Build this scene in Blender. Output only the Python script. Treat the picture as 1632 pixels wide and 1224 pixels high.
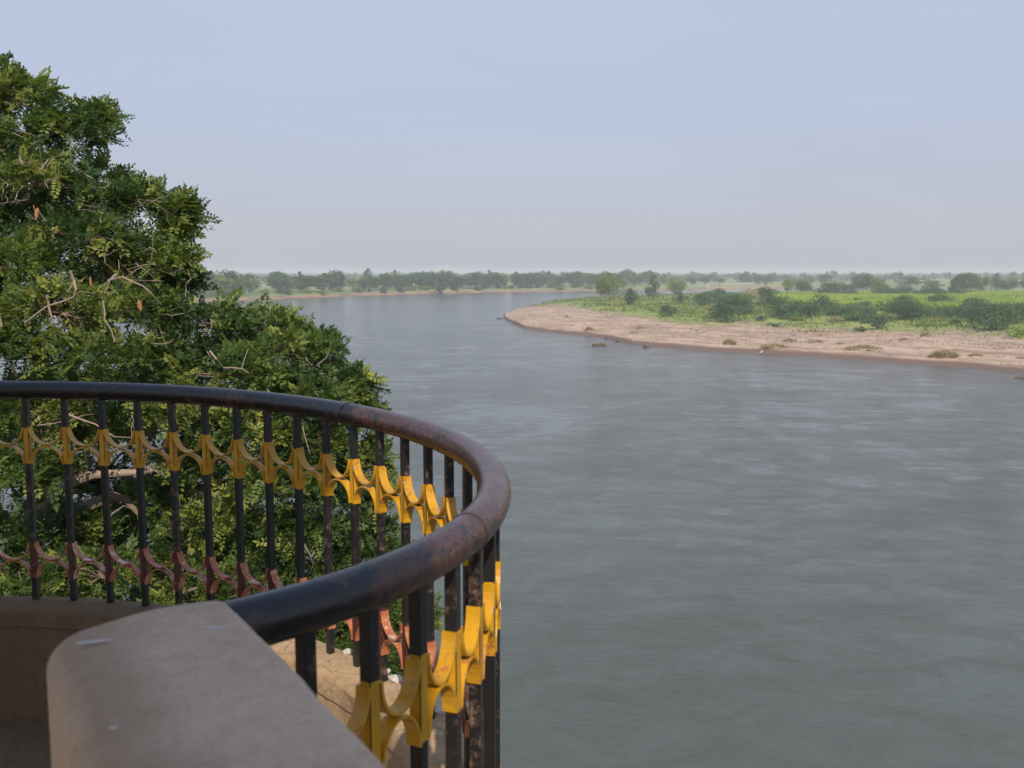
import bpy, bmesh, math, random
import numpy as np
from mathutils import Vector, Matrix

random.seed(7); RNG = np.random.default_rng(7)
for o in list(bpy.data.objects): bpy.data.objects.remove(o)
SC = bpy.context.scene
COL = SC.collection
R = math.radians

# ------------------------------------------------------------------ camera
CAM_Z = 15.0                                   # river surface is z = 0
F_PX, Y_HOR = 1587.0, 433.0                    # focal length and horizon row of the 1632 x 1224 photograph
PITCH = math.atan((612 - Y_HOR) / F_PX)
cd = bpy.data.cameras.new('camera'); cam = bpy.data.objects.new('camera', cd); COL.objects.link(cam)
cam.location = (0, 0, CAM_Z); cam.rotation_euler = (math.pi / 2 - PITCH, 0, 0)
cd.sensor_width = 36; cd.lens = 36 * F_PX / 1632
cd.clip_start = 0.05; cd.clip_end = 30000
cd.dof.use_dof = True; cd.dof.focus_distance = 5.0; cd.dof.aperture_fstop = 7.5
SC.camera = cam

# ------------------------------------------------------------------ world, sun, exposure
TO_SUN = Vector((0.15, -0.75, 0.65)).normalized()
SUN_EL = math.asin(TO_SUN.z)
w = bpy.data.worlds.new('World'); SC.world = w; w.use_nodes = True
nt = w.node_tree; nt.nodes.clear()
sky = nt.nodes.new('ShaderNodeTexSky'); sky.sky_type = 'NISHITA'; sky.sun_disc = False
sky.sun_elevation = SUN_EL; sky.sun_rotation = math.atan2(TO_SUN.x, TO_SUN.y)
sky.air_density = 1.0; sky.dust_density = 1.0; sky.ozone_density = 1.0; sky.altitude = 0
# thin haze high up: the clear sky is veiled by a pale, even layer all round the horizon
geo = nt.nodes.new('ShaderNodeTexCoord'); sep = nt.nodes.new('ShaderNodeSeparateXYZ'); nt.links.new(geo.outputs['Generated'], sep.inputs[0])
veil = nt.nodes.new('ShaderNodeValToRGB'); nt.links.new(sep.outputs['Z'], veil.inputs[0])
VEIL = [(0.0, (4.75, 4.9, 5.7)), (0.07, (4.9, 5.08, 6.15)), (0.16, (5.15, 5.6, 7.1)), (0.28, (5.45, 6.15, 7.8)), (0.6, (3.6, 4.9, 7.6)), (1.0, (3.0, 4.2, 7.0))]
el = veil.color_ramp.elements
while len(el) < len(VEIL): el.new(0.5)
for i, (p_, c_) in enumerate(VEIL): el[i].position = p_; el[i].color = (*c_, 1)
vm = nt.nodes.new('ShaderNodeMix'); vm.data_type = 'RGBA'; vm.inputs[0].default_value = 0.82
bg = nt.nodes.new('ShaderNodeBackground'); bg.inputs[1].default_value = 0.10
wo = nt.nodes.new('ShaderNodeOutputWorld')
nt.links.new(sky.outputs[0], vm.inputs[6]); nt.links.new(veil.outputs[0], vm.inputs[7])
# very faint, stretched wisps in the veil
wm = nt.nodes.new('ShaderNodeMapping'); wm.inputs['Scale'].default_value = (1, 1, 4.5); nt.links.new(geo.outputs['Generated'], wm.inputs[0])
wn = nt.nodes.new('ShaderNodeTexNoise'); wn.inputs['Scale'].default_value = 3.2; wn.inputs['Detail'].default_value = 6; wn.inputs['Distortion'].default_value = .6
nt.links.new(wm.outputs[0], wn.inputs['Vector'])
wr = nt.nodes.new('ShaderNodeMapRange'); wr.inputs[1].default_value = .3; wr.inputs[2].default_value = .75; wr.inputs[3].default_value = 1.005; wr.inputs[4].default_value = 1.055
nt.links.new(wn.outputs[0], wr.inputs[0])
wx = nt.nodes.new('ShaderNodeVectorMath'); wx.operation = 'SCALE'; nt.links.new(vm.outputs[2], wx.inputs[0]); nt.links.new(wr.outputs[0], wx.inputs['Scale'])
nt.links.new(wx.outputs[0], bg.inputs[0]); nt.links.new(bg.outputs[0], wo.inputs[0])

sd = bpy.data.lights.new('sun', 'SUN'); sun = bpy.data.objects.new('sun', sd); COL.objects.link(sun)
sd.energy = 4.1; sd.angle = R(0.6); sd.color = (1.0, 0.9, 0.76)
sun.rotation_euler = TO_SUN.to_track_quat('Z', 'Y').to_euler()

SC.view_settings.view_transform = 'Standard'; SC.view_settings.look = 'None'
SC.view_settings.exposure = 0.0; SC.view_settings.gamma = 1.0; SC.view_settings.use_curve_mapping = False
SC.render.engine = 'CYCLES'
SC.cycles.use_denoising = True
SC.cycles.max_bounces = 8; SC.cycles.diffuse_bounces = 3; SC.cycles.glossy_bounces = 3
SC.cycles.transparent_max_bounces = 8; SC.cycles.volume_bounces = 1

HAZE_DENSITY = 0.00043
HAZE_COLOR = (0.86, 0.885, 0.955)

# ------------------------------------------------------------------ helpers
def ray(px, py):
    x = (px - 816) / F_PX; y = -(py - 612) / F_PX
    return Vector((x, math.cos(PITCH) + y * math.sin(PITCH), -math.sin(PITCH) + y * math.cos(PITCH)))
def at(px, py, z):                              # where a sight line meets the level z
    d = ray(px, py); t = (z - CAM_Z) / d.z
    return Vector((0, 0, CAM_Z)) + d * t
def atd(px, py, depth):                         # a point on a sight line at distance y = depth
    d = ray(px, py)
    return Vector((0, 0, CAM_Z)) + d * (depth / d.y)

def tag(o, label=None, cat=None, group=None, kind=None):
    if label: o['label'] = label
    if cat: o['category'] = cat
    if group: o['group'] = group
    if kind: o['kind'] = kind
    return o
def zone(x, y, steps):                           # which landmark of the photograph a far thing stands by
    q = 816 + F_PX * x / y
    for lim, txt in steps:
        if q < lim: return txt
    return steps[-1][1]
ZB = [(370, 'beside the big near tree'), (430, 'left of the ochre house'), (500, 'right of the ochre house'), (590, 'between ochre house and largest dark tree'), (700, 'left of the largest dark tree'), (790, 'right of the largest dark tree'), (880, 'above the sand tip'), (960, 'left of the leaning tree'), (9999, 'behind the leaning tree')]
ZP = [(1010, 'behind the leaning tree'), (1085, 'left of the far pink house'), (1150, 'near the far pink house'), (1240, 'above the white pole and wall'), (1340, 'behind the left end of the hedge'), (1440, 'behind the tall dark hedge tree'), (1530, 'behind the white post'), (9999, 'behind the right end of the hedge')]
ZS = [(1215, 'below the white pole'), (1300, 'left of the middle of the cane field'), (1390, 'below the middle of the cane field'), (1480, 'left of the footpath gap'), (1560, 'right of the footpath gap'), (9999, 'by the right edge of the photo')]
def link(name, me, parent=None, mats=None):
    o = bpy.data.objects.new(name, me); COL.objects.link(o)
    if parent is not None: o.parent = parent
    if mats:
        for m in mats: me.materials.append(m)
    return o
def empty(name, loc=(0, 0, 0), rz=0.0):
    o = bpy.data.objects.new(name, None); COL.objects.link(o); o.location = loc
    o.rotation_euler = (0, 0, rz); o.empty_display_size = 0.3
    return o
def copy_tree(o, parent=None):
    c = o.copy(); COL.objects.link(c); c.parent = parent
    for ch in list(o.children): copy_tree(ch, c)
    return c

def mesh_np(name, V, Fq, attr=None, smooth=False, matidx=None):
    """V (n,3); Fq (m,k) all faces the same size."""
    V = np.asarray(V, np.float32); Fq = np.asarray(Fq, np.int32)
    me = bpy.data.meshes.new(name); m, k = Fq.shape
    me.vertices.add(len(V)); me.vertices.foreach_set('co', V.ravel())
    me.loops.add(m * k); me.loops.foreach_set('vertex_index', Fq.ravel())
    me.polygons.add(m); me.polygons.foreach_set('loop_start', np.arange(0, m * k, k, dtype=np.int32))
    me.polygons.foreach_set('loop_total', np.full(m, k, np.int32))
    if matidx is not None: me.polygons.foreach_set('material_index', np.asarray(matidx, np.int32))
    if smooth: me.polygons.foreach_set('use_smooth', np.ones(m, bool))
    if attr:
        for n, v in attr.items():
            a = me.attributes.new(n, 'FLOAT', 'POINT'); a.data.foreach_set('value', np.asarray(v, np.float32))
    me.update(); me.validate()
    return me

class MB:
    """collects tubes, boxes and rings and links them as one mesh"""
    def __init__(s): s.v = []; s.f = []; s.m = []
    def tube(s, pts, rad, n=8, mi=0, cap=True):
        pts = [Vector(p) for p in pts]
        if not hasattr(rad, '__len__'): rad = [rad] * len(pts)
        b = len(s.v); up = Vector((0, 0, 1)); prev = None
        for i, p in enumerate(pts):
            t = (pts[min(i + 1, len(pts) - 1)] - pts[max(i - 1, 0)]).normalized()
            if prev is None:
                a = t.cross(up)
                if a.length < 1e-3: a = t.cross(Vector((1, 0, 0)))
            else: a = prev - t * prev.dot(t)
            a.normalize(); prev = a; c = t.cross(a)
            for k in range(n):
                q = 2 * math.pi * k / n
                s.v.append(p + (a * math.cos(q) + c * math.sin(q)) * rad[i])
        for i in range(len(pts) - 1):
            for k in range(n):
                k2 = (k + 1) % n
                s.f.append((b + i * n + k, b + i * n + k2, b + (i + 1) * n + k2, b + (i + 1) * n + k)); s.m.append(mi)
        if cap:
            s.f.append(tuple(b + k for k in range(n))[::-1]); s.m.append(mi)
            e = b + (len(pts) - 1) * n
            s.f.append(tuple(e + k for k in range(n))); s.m.append(mi)
        return s
    def box(s, lo, hi, mi=0):
        b = len(s.v); (x0, y0, z0), (x1, y1, z1) = lo, hi
        s.v += [Vector(p) for p in ((x0,y0,z0),(x1,y0,z0),(x1,y1,z0),(x0,y1,z0),(x0,y0,z1),(x1,y0,z1),(x1,y1,z1),(x0,y1,z1))]
        for f in ((0,3,2,1),(4,5,6,7),(0,1,5,4),(1,2,6,5),(2,3,7,6),(3,0,4,7)):
            s.f.append(tuple(b + i for i in f)); s.m.append(mi)
        return s
    def loft(s, rings, mi=0, cap=True):         # rings: lists of equally many points, closed
        b = len(s.v); n = len(rings[0])
        for r in rings: s.v += [Vector(p) for p in r]
        for i in range(len(rings) - 1):
            for k in range(n):
                k2 = (k + 1) % n
                s.f.append((b + i * n + k, b + i * n + k2, b + (i + 1) * n + k2, b + (i + 1) * n + k)); s.m.append(mi)
        if cap:
            s.f.append(tuple(b + k for k in range(n))[::-1]); s.m.append(mi)
            e = b + (len(rings) - 1) * n
            s.f.append(tuple(e + k for k in range(n))); s.m.append(mi)
        return s
    def mesh(s, name, smooth=False):
        me = bpy.data.meshes.new(name); me.from_pydata([tuple(p) for p in s.v], [], s.f)
        me.polygons.foreach_set('material_index', s.m)
        if smooth: me.polygons.foreach_set('use_smooth', [True] * len(s.f))
        bm = bmesh.new(); bm.from_mesh(me); bmesh.ops.recalc_face_normals(bm, faces=bm.faces); bm.to_mesh(me); bm.free()
        if smooth: me.set_sharp_from_angle(angle=R(32))
        me.update(); return me
    def build(s, name, mats, parent=None, smooth=False):
        return link(name, s.mesh(name, smooth), parent, mats if isinstance(mats, (list, tuple)) else [mats])

# ------------------------------------------------------------------ material helpers
class NT:
    def __init__(s, name):
        s.m = bpy.data.materials.new(name); s.m.use_nodes = True
        s.t = s.m.node_tree; s.b = s.t.nodes['Principled BSDF']
    def n(s, typ, **kw):
        x = s.t.nodes.new(typ)
        for k, v in kw.items():
            if k in x.inputs.keys(): x.inputs[k].default_value = v
            else: setattr(x, k, v)
        return x
    def l(s, a, b): s.t.links.new(a, b)
    def noise(s, scale, detail=6, rough=0.6, coord='Object', scl=(1, 1, 1), dist=0.0):
        tc = s.n('ShaderNodeTexCoord'); mp = s.n('ShaderNodeMapping'); mp.inputs['Scale'].default_value = scl
        s.l(tc.outputs[coord], mp.inputs[0])
        x = s.n('ShaderNodeTexNoise'); x.inputs['Scale'].default_value = scale; x.inputs['Detail'].default_value = detail
        x.inputs['Roughness'].default_value = rough; x.inputs['Distortion'].default_value = dist
        s.l(mp.outputs[0], x.inputs['Vector']); return x.outputs[0]
    def attr(s, name):
        a = s.n('ShaderNodeAttribute'); a.attribute_name = name; return a.outputs['Fac']
    def ramp(s, fac, stops, interp='LINEAR'):
        r = s.n('ShaderNodeValToRGB'); r.color_ramp.interpolation = interp
        e = r.color_ramp.elements
        while len(e) < len(stops): e.new(0.5)
        for i, (p, c) in enumerate(stops):
            e[i].position = p
            e[i].color = (c, c, c, 1) if not hasattr(c, '__len__') else (*c, 1)
        s.l(fac, r.inputs[0]); return r.outputs[0]
    def mix(s, fac, a, b, blend='MIX'):
        x = s.n('ShaderNodeMix'); x.data_type = 'RGBA'; x.blend_type = blend
        for sock, v in ((x.inputs[0], fac), (x.inputs[6], a), (x.inputs[7], b)):
            if isinstance(v, bpy.types.NodeSocket): s.l(v, sock)
            elif hasattr(v, '__len__'): sock.default_value = (*v, 1)
            else: sock.default_value = v
        return x.outputs[2]
    def math(s, op, a, b=0.0, clamp=False):
        x = s.n('ShaderNodeMath'); x.operation = op; x.use_clamp = clamp
        for sock, v in ((x.inputs[0], a), (x.inputs[1], b)):
            if isinstance(v, bpy.types.NodeSocket): s.l(v, sock)
            else: sock.default_value = v
        return x.outputs[0]
    def bump(s, h, strength=0.3, dist=0.01, normal=None):
        x = s.n('ShaderNodeBump'); x.inputs['Strength'].default_value = strength; x.inputs['Distance'].default_value = dist
        s.l(h, x.inputs['Height'])
        if normal is not None: s.l(normal, x.inputs['Normal'])
        return x.outputs[0]
    def done(s, color=None, rough=None, normal=None, **kw):
        for sock, v in (('Base Color', color), ('Roughness', rough), ('Normal', normal)):
            if v is None: continue
            if isinstance(v, bpy.types.NodeSocket): s.l(v, s.b.inputs[sock])
            else: s.b.inputs[sock].default_value = (*v, 1) if hasattr(v, '__len__') else v
        for k, v in kw.items(): s.b.inputs[k.replace('_', ' ')].default_value = v
        return s.m

def simple(name, c, rough=0.8, var=0.25, scale=8.0):
    m = NT(name); f = m.noise(scale, 5)
    col = m.mix(f, tuple(x * (1 - var) for x in c), tuple(min(1, x * (1 + var)) for x in c))
    return m.done(col, rough)
def leaf_mat(name, dark, mid, light, trans=0.35, rough=0.55, spec=0.3):
    """dark / mid / light leaves chosen by the leaf's own 'tint'"""
    m = NT(name)
    col = m.ramp(m.attr('tint'), [(0.0, dark), (0.5, mid), (1.0, light)])
    m.done(col, rough); m.b.inputs['Specular IOR Level'].default_value = spec
    tr = m.n('ShaderNodeBsdfTranslucent'); m.l(m.mix(1.0, col, (1.0, 1.15, 0.55), 'MULTIPLY'), tr.inputs[0])
    mx = m.n('ShaderNodeMixShader'); mx.inputs[0].default_value = trans
    m.l(m.b.outputs[0], mx.inputs[1]); m.l(tr.outputs[0], mx.inputs[2])
    m.l(mx.outputs[0], m.t.nodes['Material Output'].inputs[0])
    return m.m

# ================================================================== large structure
# ---- river
def mat_water():
    m = NT('river_water')
    # slow slicks and faster, rippled patches drifting downstream
    big = m.noise(0.05, 7, 0.66, scl=(0.85, 1.1, 1), dist=1.6)
    mid = m.noise(0.30, 7, 0.70, scl=(0.9, 1.15, 1), dist=1.0)
    patch = m.ramp(m.math('ADD', m.math('MULTIPLY', big, 0.5), m.math('MULTIPLY', mid, 0.5)), [(0.44, 0.0), (0.59, 1.0)])
    fine = m.noise(2.2, 5, 0.66, scl=(0.6, 1.35, 1), dist=0.5)
    wave = m.noise(0.7, 5, 0.62, scl=(0.75, 1.3, 1), dist=0.8)
    h = m.math('ADD', m.math('MULTIPLY', fine, m.math('ADD', m.math('MULTIPLY', patch, 0.085), 0.018)),
               m.math('MULTIPLY', wave, 0.042))
    b = m.n('ShaderNodeBump'); b.inputs['Strength'].default_value = 0.9; b.inputs['Distance'].default_value = 1.0
    m.l(h, b.inputs['Height'])
    col = m.mix(patch, (0.094, 0.104, 0.080), (0.074, 0.080, 0.060))
    m.done(col, 0.12, b.outputs[0]); m.b.inputs['IOR'].default_value = 1.33
    return m.m
W = 9300.0
river = link('river', mesh_np('river', [(-W, -W, 0), (W, -W, 0), (W, W, 0), (-W, W, 0)], [(0, 1, 2, 3)]), None, [mat_water()])
tag(river, 'wide grey green river flowing past the balcony', None, None, 'structure')

# ---- cheap value noise for heights
def vnoise(x, y, seed=0):
    xi = np.floor(x).astype(np.int64); yi = np.floor(y).astype(np.int64); fx = x - xi; fy = y - yi
    fx = fx * fx * (3 - 2 * fx); fy = fy * fy * (3 - 2 * fy)
    def hsh(a, b):
        h = (a * 374761393 + b * 668265263 + seed * 974634777) & 0x7fffffff
        h = ((h ^ (h >> 13)) * 1274126177) & 0x7fffffff
        return ((h ^ (h >> 16)) & 0xffff) / 65535.0
    return (hsh(xi, yi) * (1 - fx) + hsh(xi + 1, yi) * fx) * (1 - fy) + (hsh(xi, yi + 1) * (1 - fx) + hsh(xi + 1, yi + 1) * fx) * fy
def fbm(x, y, seed=0, oct=4):
    s = 0; a = 0.5
    for i in range(oct):
        s = s + a * vnoise(x * 2 ** i, y * 2 ** i, seed + i); a *= 0.5
    return s
def sstep(a, b, x):
    t = np.clip((x - a) / (b - a), 0, 1); return t * t * (3 - 2 * t)

# ---- the sandbank across the water: shore lines as y over x
FRONT = np.array([(-2.9, 338), (-2.2, 315), (-1, 300), (3.4, 262), (10.5, 246), (16, 236), (21, 226), (25.5, 206), (34.5, 191), (45.7, 182), (53.5, 174.5), (62.7, 165), (71.4, 156), (77, 146), (95, 127), (140, 100), (300, 40), (700, -60), (1600, -200)], float)
BACK = np.array([(-2.9, 338), (-2.2, 358), (2.7, 393), (20, 460), (44.6, 522), (100, 600), (300, 720), (800, 900), (1600, 1100)], float)
GREEN = np.array([(-5, 390), (10, 388), (21, 375), (28.8, 317), (40.2, 272), (43.3, 246), (52, 240), (59.7, 237), (68.2, 224), (83.3, 217), (102, 197), (160, 165), (400, 110), (1600, -50)], float)
def yf(x): return np.interp(x, FRONT[:, 0], FRONT[:, 1])
def yb(x): return np.interp(x, BACK[:, 0], BACK[:, 1])
def yg(x): return np.interp(x, GREEN[:, 0], GREEN[:, 1])
def bank_height(x, y):
    x = np.asarray(x, float); y = np.asarray(y, float)
    n1 = fbm(x * 0.05, y * 0.05, 3); n2 = fbm(x * 0.22, y * 0.16, 9)
    df = y - yf(x) + (fbm(x * 0.12, y * 0.04, 21) - 0.47) * 4 + .8
    db = yb(x) - y; g = y - yg(x)
    d = np.minimum(df, db * 0.8)
    z = -0.5 + 0.62 * sstep(-1.5, 1.0, d) + 0.75 * sstep(2.0, 7.0, d) + 0.75 * sstep(8, 60, d)
    z = z + 1.3 * sstep(-8, 70, g) * sstep(0, 12, db)
    rt = x * .72 - y * .69; rn = x * .69 + y * .72; rg_ = 1 - np.abs(2 * fbm(rt * .018, rn * .11, 13) - .94) * 2.2
    z = z + .45 * np.clip(rg_, 0, 1) ** 2 * sstep(6, 16, d) * sstep(40, 10, g)
    z = z + (n1 - 0.47) * 0.9 * sstep(6, 30, d) + (n2 - 0.47) * 0.75 * sstep(5, 16, d)
    return np.where(d < -1.4, -0.5, z)
xs = np.unique(np.concatenate([np.linspace(-2.9, 30, 90), np.linspace(30, 190, 270), np.geomspace(190, 1600, 40)]))
NT_ = 300
tt = np.linspace(0, 1, NT_) ** 1.7
XX = np.repeat(xs[:, None], NT_, 1)
Y0 = (yf(xs) - 5)[:, None]; Y1 = (yb(xs) + 5)[:, None]
YY = Y0 + (Y1 - Y0) * tt[None, :]
ZZ = bank_height(XX, YY)
GG = YY - yg(XX)
idx = np.arange(len(xs) * NT_).reshape(len(xs), NT_)
FQ = np.stack([idx[:-1, :-1], idx[1:, :-1], idx[1:, 1:], idx[:-1, 1:]], -1).reshape(-1, 4)
def mat_bank():
    m = NT('sandbank_ground')
    g = m.attr('inland'); hgt = m.attr('height')
    n1 = m.noise(0.09, 8, 0.65); n2 = m.noise(0.7, 6, 0.65, scl=(1, .5, 1)); n3 = m.noise(0.03, 5, 0.6)
    sand = m.ramp(m.math('ADD', m.math('MULTIPLY', n1, .5), m.math('MULTIPLY', n2, .5)),
                  [(0.34, (0.27, 0.17, 0.105)), (0.47, (0.45, 0.31, 0.205)), (0.56, (0.53, 0.378, 0.26)), (0.68, (0.62, 0.465, 0.335))])
    tcs = m.n('ShaderNodeTexCoord'); mps = m.n('ShaderNodeMapping'); mps.inputs['Rotation'].default_value = (0, 0, R(44)); m.l(tcs.outputs['Object'], mps.inputs[0])
    mp2 = m.n('ShaderNodeMapping'); mp2.inputs['Scale'].default_value = (.06, .5, 1); m.l(mps.outputs[0], mp2.inputs[0])
    st = m.n('ShaderNodeTexNoise'); st.inputs['Scale'].default_value = 1.0; st.inputs['Detail'].default_value = 6; st.inputs['Roughness'].default_value = .65; st.inputs['Distortion'].default_value = .5
    m.l(mp2.outputs[0], st.inputs['Vector'])
    sand = m.mix(m.ramp(st.outputs[0], [(.50, 0.0), (.60, .75), (.66, .3)]), sand, (0.24, 0.15, 0.105))
    sand = m.mix(m.ramp(st.outputs[0], [(.34, .6), (.42, 0.0)]), sand, (0.55, 0.43, 0.33))
    wet = m.ramp(m.math('ADD', hgt, m.math('MULTIPLY', n1, 0.35)), [(0.62, 1.0), (1.0, 0.0)])
    sand = m.mix(wet, sand, (0.17, 0.105, 0.07))
    grass = m.ramp(m.math('ADD', m.math('MULTIPLY', n1, .6), m.math('MULTIPLY', n2, .4)),
                   [(0.36, (0.11, 0.15, 0.032)), (0.46, (0.20, 0.26, 0.045)), (0.55, (0.29, 0.33, 0.06)), (0.66, (0.40, 0.32, 0.16))])
    dry = m.ramp(n2, [(0.38, (0.13, 0.145, 0.045)), (0.5, (0.25, 0.21, 0.09)), (0.62, (0.40, 0.29, 0.18))])
    gv = m.math('ADD', g, m.math('MULTIPLY', m.math('SUBTRACT', n1, 0.5), 110.0))
    f1 = m.ramp(m.math('MULTIPLY', m.math('ADD', gv, 14.0), 1 / 40), [(0.15, 0.0), (0.7, 1.0)])
    f2 = m.ramp(m.math('MULTIPLY', m.math('ADD', gv, -4.0), 1 / 40), [(0.0, 0.0), (0.6, 1.0)])
    col = m.mix(f2, m.mix(f1, sand, dry), grass)
    return m.done(col, 0.95, m.bump(n2, 0.6, 0.35))
sb = link('sandbank', mesh_np('sandbank', np.stack([XX, YY, ZZ], -1).reshape(-1, 3), FQ,
          {'inland': GG.ravel(), 'height': ZZ.ravel()}, True), None, [mat_bank()])
tag(sb, 'low sandy point with a pink brown beach and green top reaching into the river', None, None, 'structure')

# ---- the far bank and the plain behind it
FAR = np.array([(-9200, 420), (-900, 420), (-300, 440), (-160, 492), (-141, 542), (-121, 572), (-105, 618), (-68, 672), (-17, 730), (42, 765), (70, 795), (300, 900), (800, 1050), (1500, 1250), (9200, 1600)], float)
def yfar(x): return np.interp(x, FAR[:, 0], FAR[:, 1]) + (fbm(np.asarray(x, float) * 0.03, 0 * np.asarray(x, float), 5) - .47) * 14
def far_height(x, off):
    n = fbm(x * 0.03, off * 0.03, 31); n2 = fbm(x * 0.006, off * 0.004, 33)
    z = -0.4 + 0.9 * sstep(-2, 2, off) + 1.6 * sstep(6, 16, off + (n - .47) * 16) + 0.9 * sstep(16, 70, off)
    return z + (n2 - .47) * 1.0 * sstep(30, 200, off)
fx = np.unique(np.concatenate([-np.geomspace(300, 9200, 50), np.linspace(-300, 300, 260), np.geomspace(300, 9200, 60)]))
fo = np.concatenate([[-6, -2, -1, 0, 1, 2, 4, 6, 8, 10, 12, 14, 17, 20, 25, 32, 40, 55, 75], np.geomspace(100, 9200, 60)])
FX = np.repeat(fx[:, None], len(fo), 1); FO = np.repeat(fo[None, :], len(fx), 0)
FY = np.minimum(yfar(fx)[:, None] + FO, 9250); FZ = far_height(FX, FO)
idx = np.arange(FX.size).reshape(FX.shape)
FQ = np.stack([idx[:-1, :-1], idx[1:, :-1], idx[1:, 1:], idx[:-1, 1:]], -1).reshape(-1, 4)
def mat_plain():
    m = NT('far_plain_ground')
    hgt = m.attr('height'); n1 = m.noise(0.05, 6, 0.6); n3 = m.noise(0.006, 4, 0.6, scl=(1, .45, 1))
    clay = m.ramp(n1, [(0.35, (0.12, 0.12, 0.05)), (0.46, (0.24, 0.16, 0.09)), (0.55, (0.36, 0.20, 0.12)), (0.68, (0.42, 0.25, 0.15))])
    fld = m.ramp(n3, [(0.36, (0.09, 0.13, 0.035)), (0.45, (0.22, 0.30, 0.06)), (0.53, (0.34, 0.37, 0.11)), (0.60, (0.42, 0.33, 0.18)), (0.66, (0.15, 0.21, 0.05))])
    fld = m.mix(m.math('MULTIPLY', n1, 0.6), fld, (0.08, 0.12, 0.035))
    f = m.ramp(m.math('ADD', m.math('MULTIPLY', hgt, 0.35), m.math('MULTIPLY', n1, 0.9)), [(0.86, 0.0), (1.08, 1.0)])
    return m.done(m.mix(f, clay, fld), 0.95, m.bump(n1, 0.5, 0.5))
fp = link('far_bank', mesh_np('far_bank', np.stack([FX, FY, FZ], -1).reshape(-1, 3), FQ, {'height': FZ.ravel()}, True), None, [mat_plain()])
tag(fp, 'far river bank with a strip of orange clay and hazy fields behind', None, None, 'structure')

# ---- the near bank under the balcony
nx = np.linspace(-120, 60, 91); ny = np.linspace(-200, 24, 113)
NX, NY = np.meshgrid(nx, ny, indexing='ij')
edge = np.interp(NX, [-120, -40, -14, -4, 4, 60], [30, 22, 17, 9.0, 4.5, 2.0])
dd = edge - NY + (fbm(NX * .2, NY * .2, 41) - .47) * 3
NZ = -0.6 + 0.7 * sstep(-1, 1, dd) + 4.5 * sstep(0, 10, dd) + 8.4 * sstep(6, 16, dd) + (fbm(NX * .5, NY * .5, 43) - .47) * .6 * sstep(0, 6, dd) * sstep(20, 12, dd)
NZ = np.minimum(NZ, 13.0)
idx = np.arange(NX.size).reshape(NX.shape)
FQ = np.stack([idx[:-1, :-1], idx[1:, :-1], idx[1:, 1:], idx[:-1, 1:]], -1).reshape(-1, 4)
nb = link('near_bank', mesh_np('near_bank', np.stack([NX, NY, NZ], -1).reshape(-1, 3), FQ, None, True), None,
          [simple('near_bank_soil', (0.16, 0.13, 0.07), 0.95, 0.5, 0.6)])
tag(nb, 'steep brown river bank below the balcony', None, None, 'structure')

# ------------------------------------------------------------------ balcony
CX, CY = -1.78, 2.05
RK = [0.017686978989469793, -0.14460141377401528, 0.3655835356617652, -0.2453665536060777, -0.06754509301959717, 1.7328504190200604]
def rad(th): return float(np.polyval(RK, th)) + .010
def curve(th, off=0.0):                         # plan point of the railing line, moved outwards by off
    e = 0.01
    def q(a): return Vector((CX + rad(a) * math.cos(a), CY + rad(a) * math.sin(a), 0))
    p = q(th); t = (q(th + e) - q(th - e)).normalized()
    n = Vector((t.y, -t.x, 0))
    return p + n * off, t, n
TH0, TH1 = R(-31.5), R(165)
Z_RAIL, Z_KERB, Z_FLOOR = CAM_Z - 0.45, CAM_Z - 1.278, CAM_Z - 1.72
# arc-length table
ths = np.linspace(TH0, TH1, 1500); pts = np.array([curve(t)[0][:2] for t in ths])
arc = np.concatenate([[0], np.cumsum(np.hypot(*np.diff(pts, axis=0).T))])
def th_at(s): return float(np.interp(s, arc, ths))

def mat_plaster():
    m = NT('balcony_plaster')
    n1 = m.noise(3.0, 8, 0.65); n2 = m.noise(28, 6, 0.7); n4 = m.noise(110, 4, 0.7)
    col = m.ramp(m.math('ADD', m.math('MULTIPLY', n1, .6), m.math('MULTIPLY', n2, .4)),
                 [(0.36, (0.27, 0.165, 0.078)), (0.5, (0.46, 0.30, 0.16)), (0.64, (0.58, 0.40, 0.235))])
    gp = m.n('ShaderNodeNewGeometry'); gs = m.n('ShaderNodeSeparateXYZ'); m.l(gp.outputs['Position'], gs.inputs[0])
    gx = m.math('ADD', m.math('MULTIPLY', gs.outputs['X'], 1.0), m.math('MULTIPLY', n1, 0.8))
    col = m.mix(m.ramp(m.math('ADD', gx, 1.3), [(0.35, .82), (0.95, 0.0)]), col, (0.105, 0.064, 0.027))  # darker towards the left: shade on the kerb painted into the plaster colour
    tc = m.n('ShaderNodeTexCoord'); nz = m.n('ShaderNodeTexNoise'); nz.inputs['Scale'].default_value = 6
    m.l(tc.outputs['Object'], nz.inputs['Vector'])
    wv = m.n('ShaderNodeMix'); wv.data_type = 'VECTOR'; wv.inputs[0].default_value = 0.12
    m.l(tc.outputs['Object'], wv.inputs[4]); m.l(nz.outputs[1], wv.inputs[5])
    vo = m.n('ShaderNodeTexVoronoi'); vo.feature = 'DISTANCE_TO_EDGE'; vo.inputs['Scale'].default_value = 9
    m.l(wv.outputs[1], vo.inputs['Vector'])
    crack = m.ramp(vo.outputs['Distance'], [(0.0, 1.0), (0.010, 0.0)])
    cf = m.math('MULTIPLY', crack, m.ramp(n1, [(0.44, 0.0), (0.56, 0.85)]))
    col = m.mix(cf, col, (0.05, 0.035, 0.02))
    h = m.math('SUBTRACT', m.math('ADD', m.math('MULTIPLY', n2, .6), m.math('MULTIPLY', n4, .4)), m.math('MULTIPLY', cf, .6))
    return m.done(col, 0.92, m.bump(h, 0.7, 0.008))
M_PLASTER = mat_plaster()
kerb = empty('kerb_wall', (0, 0, 0)); tag(kerb, 'low curved plastered kerb wall that carries the metal railing', 'kerb wall')
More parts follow.
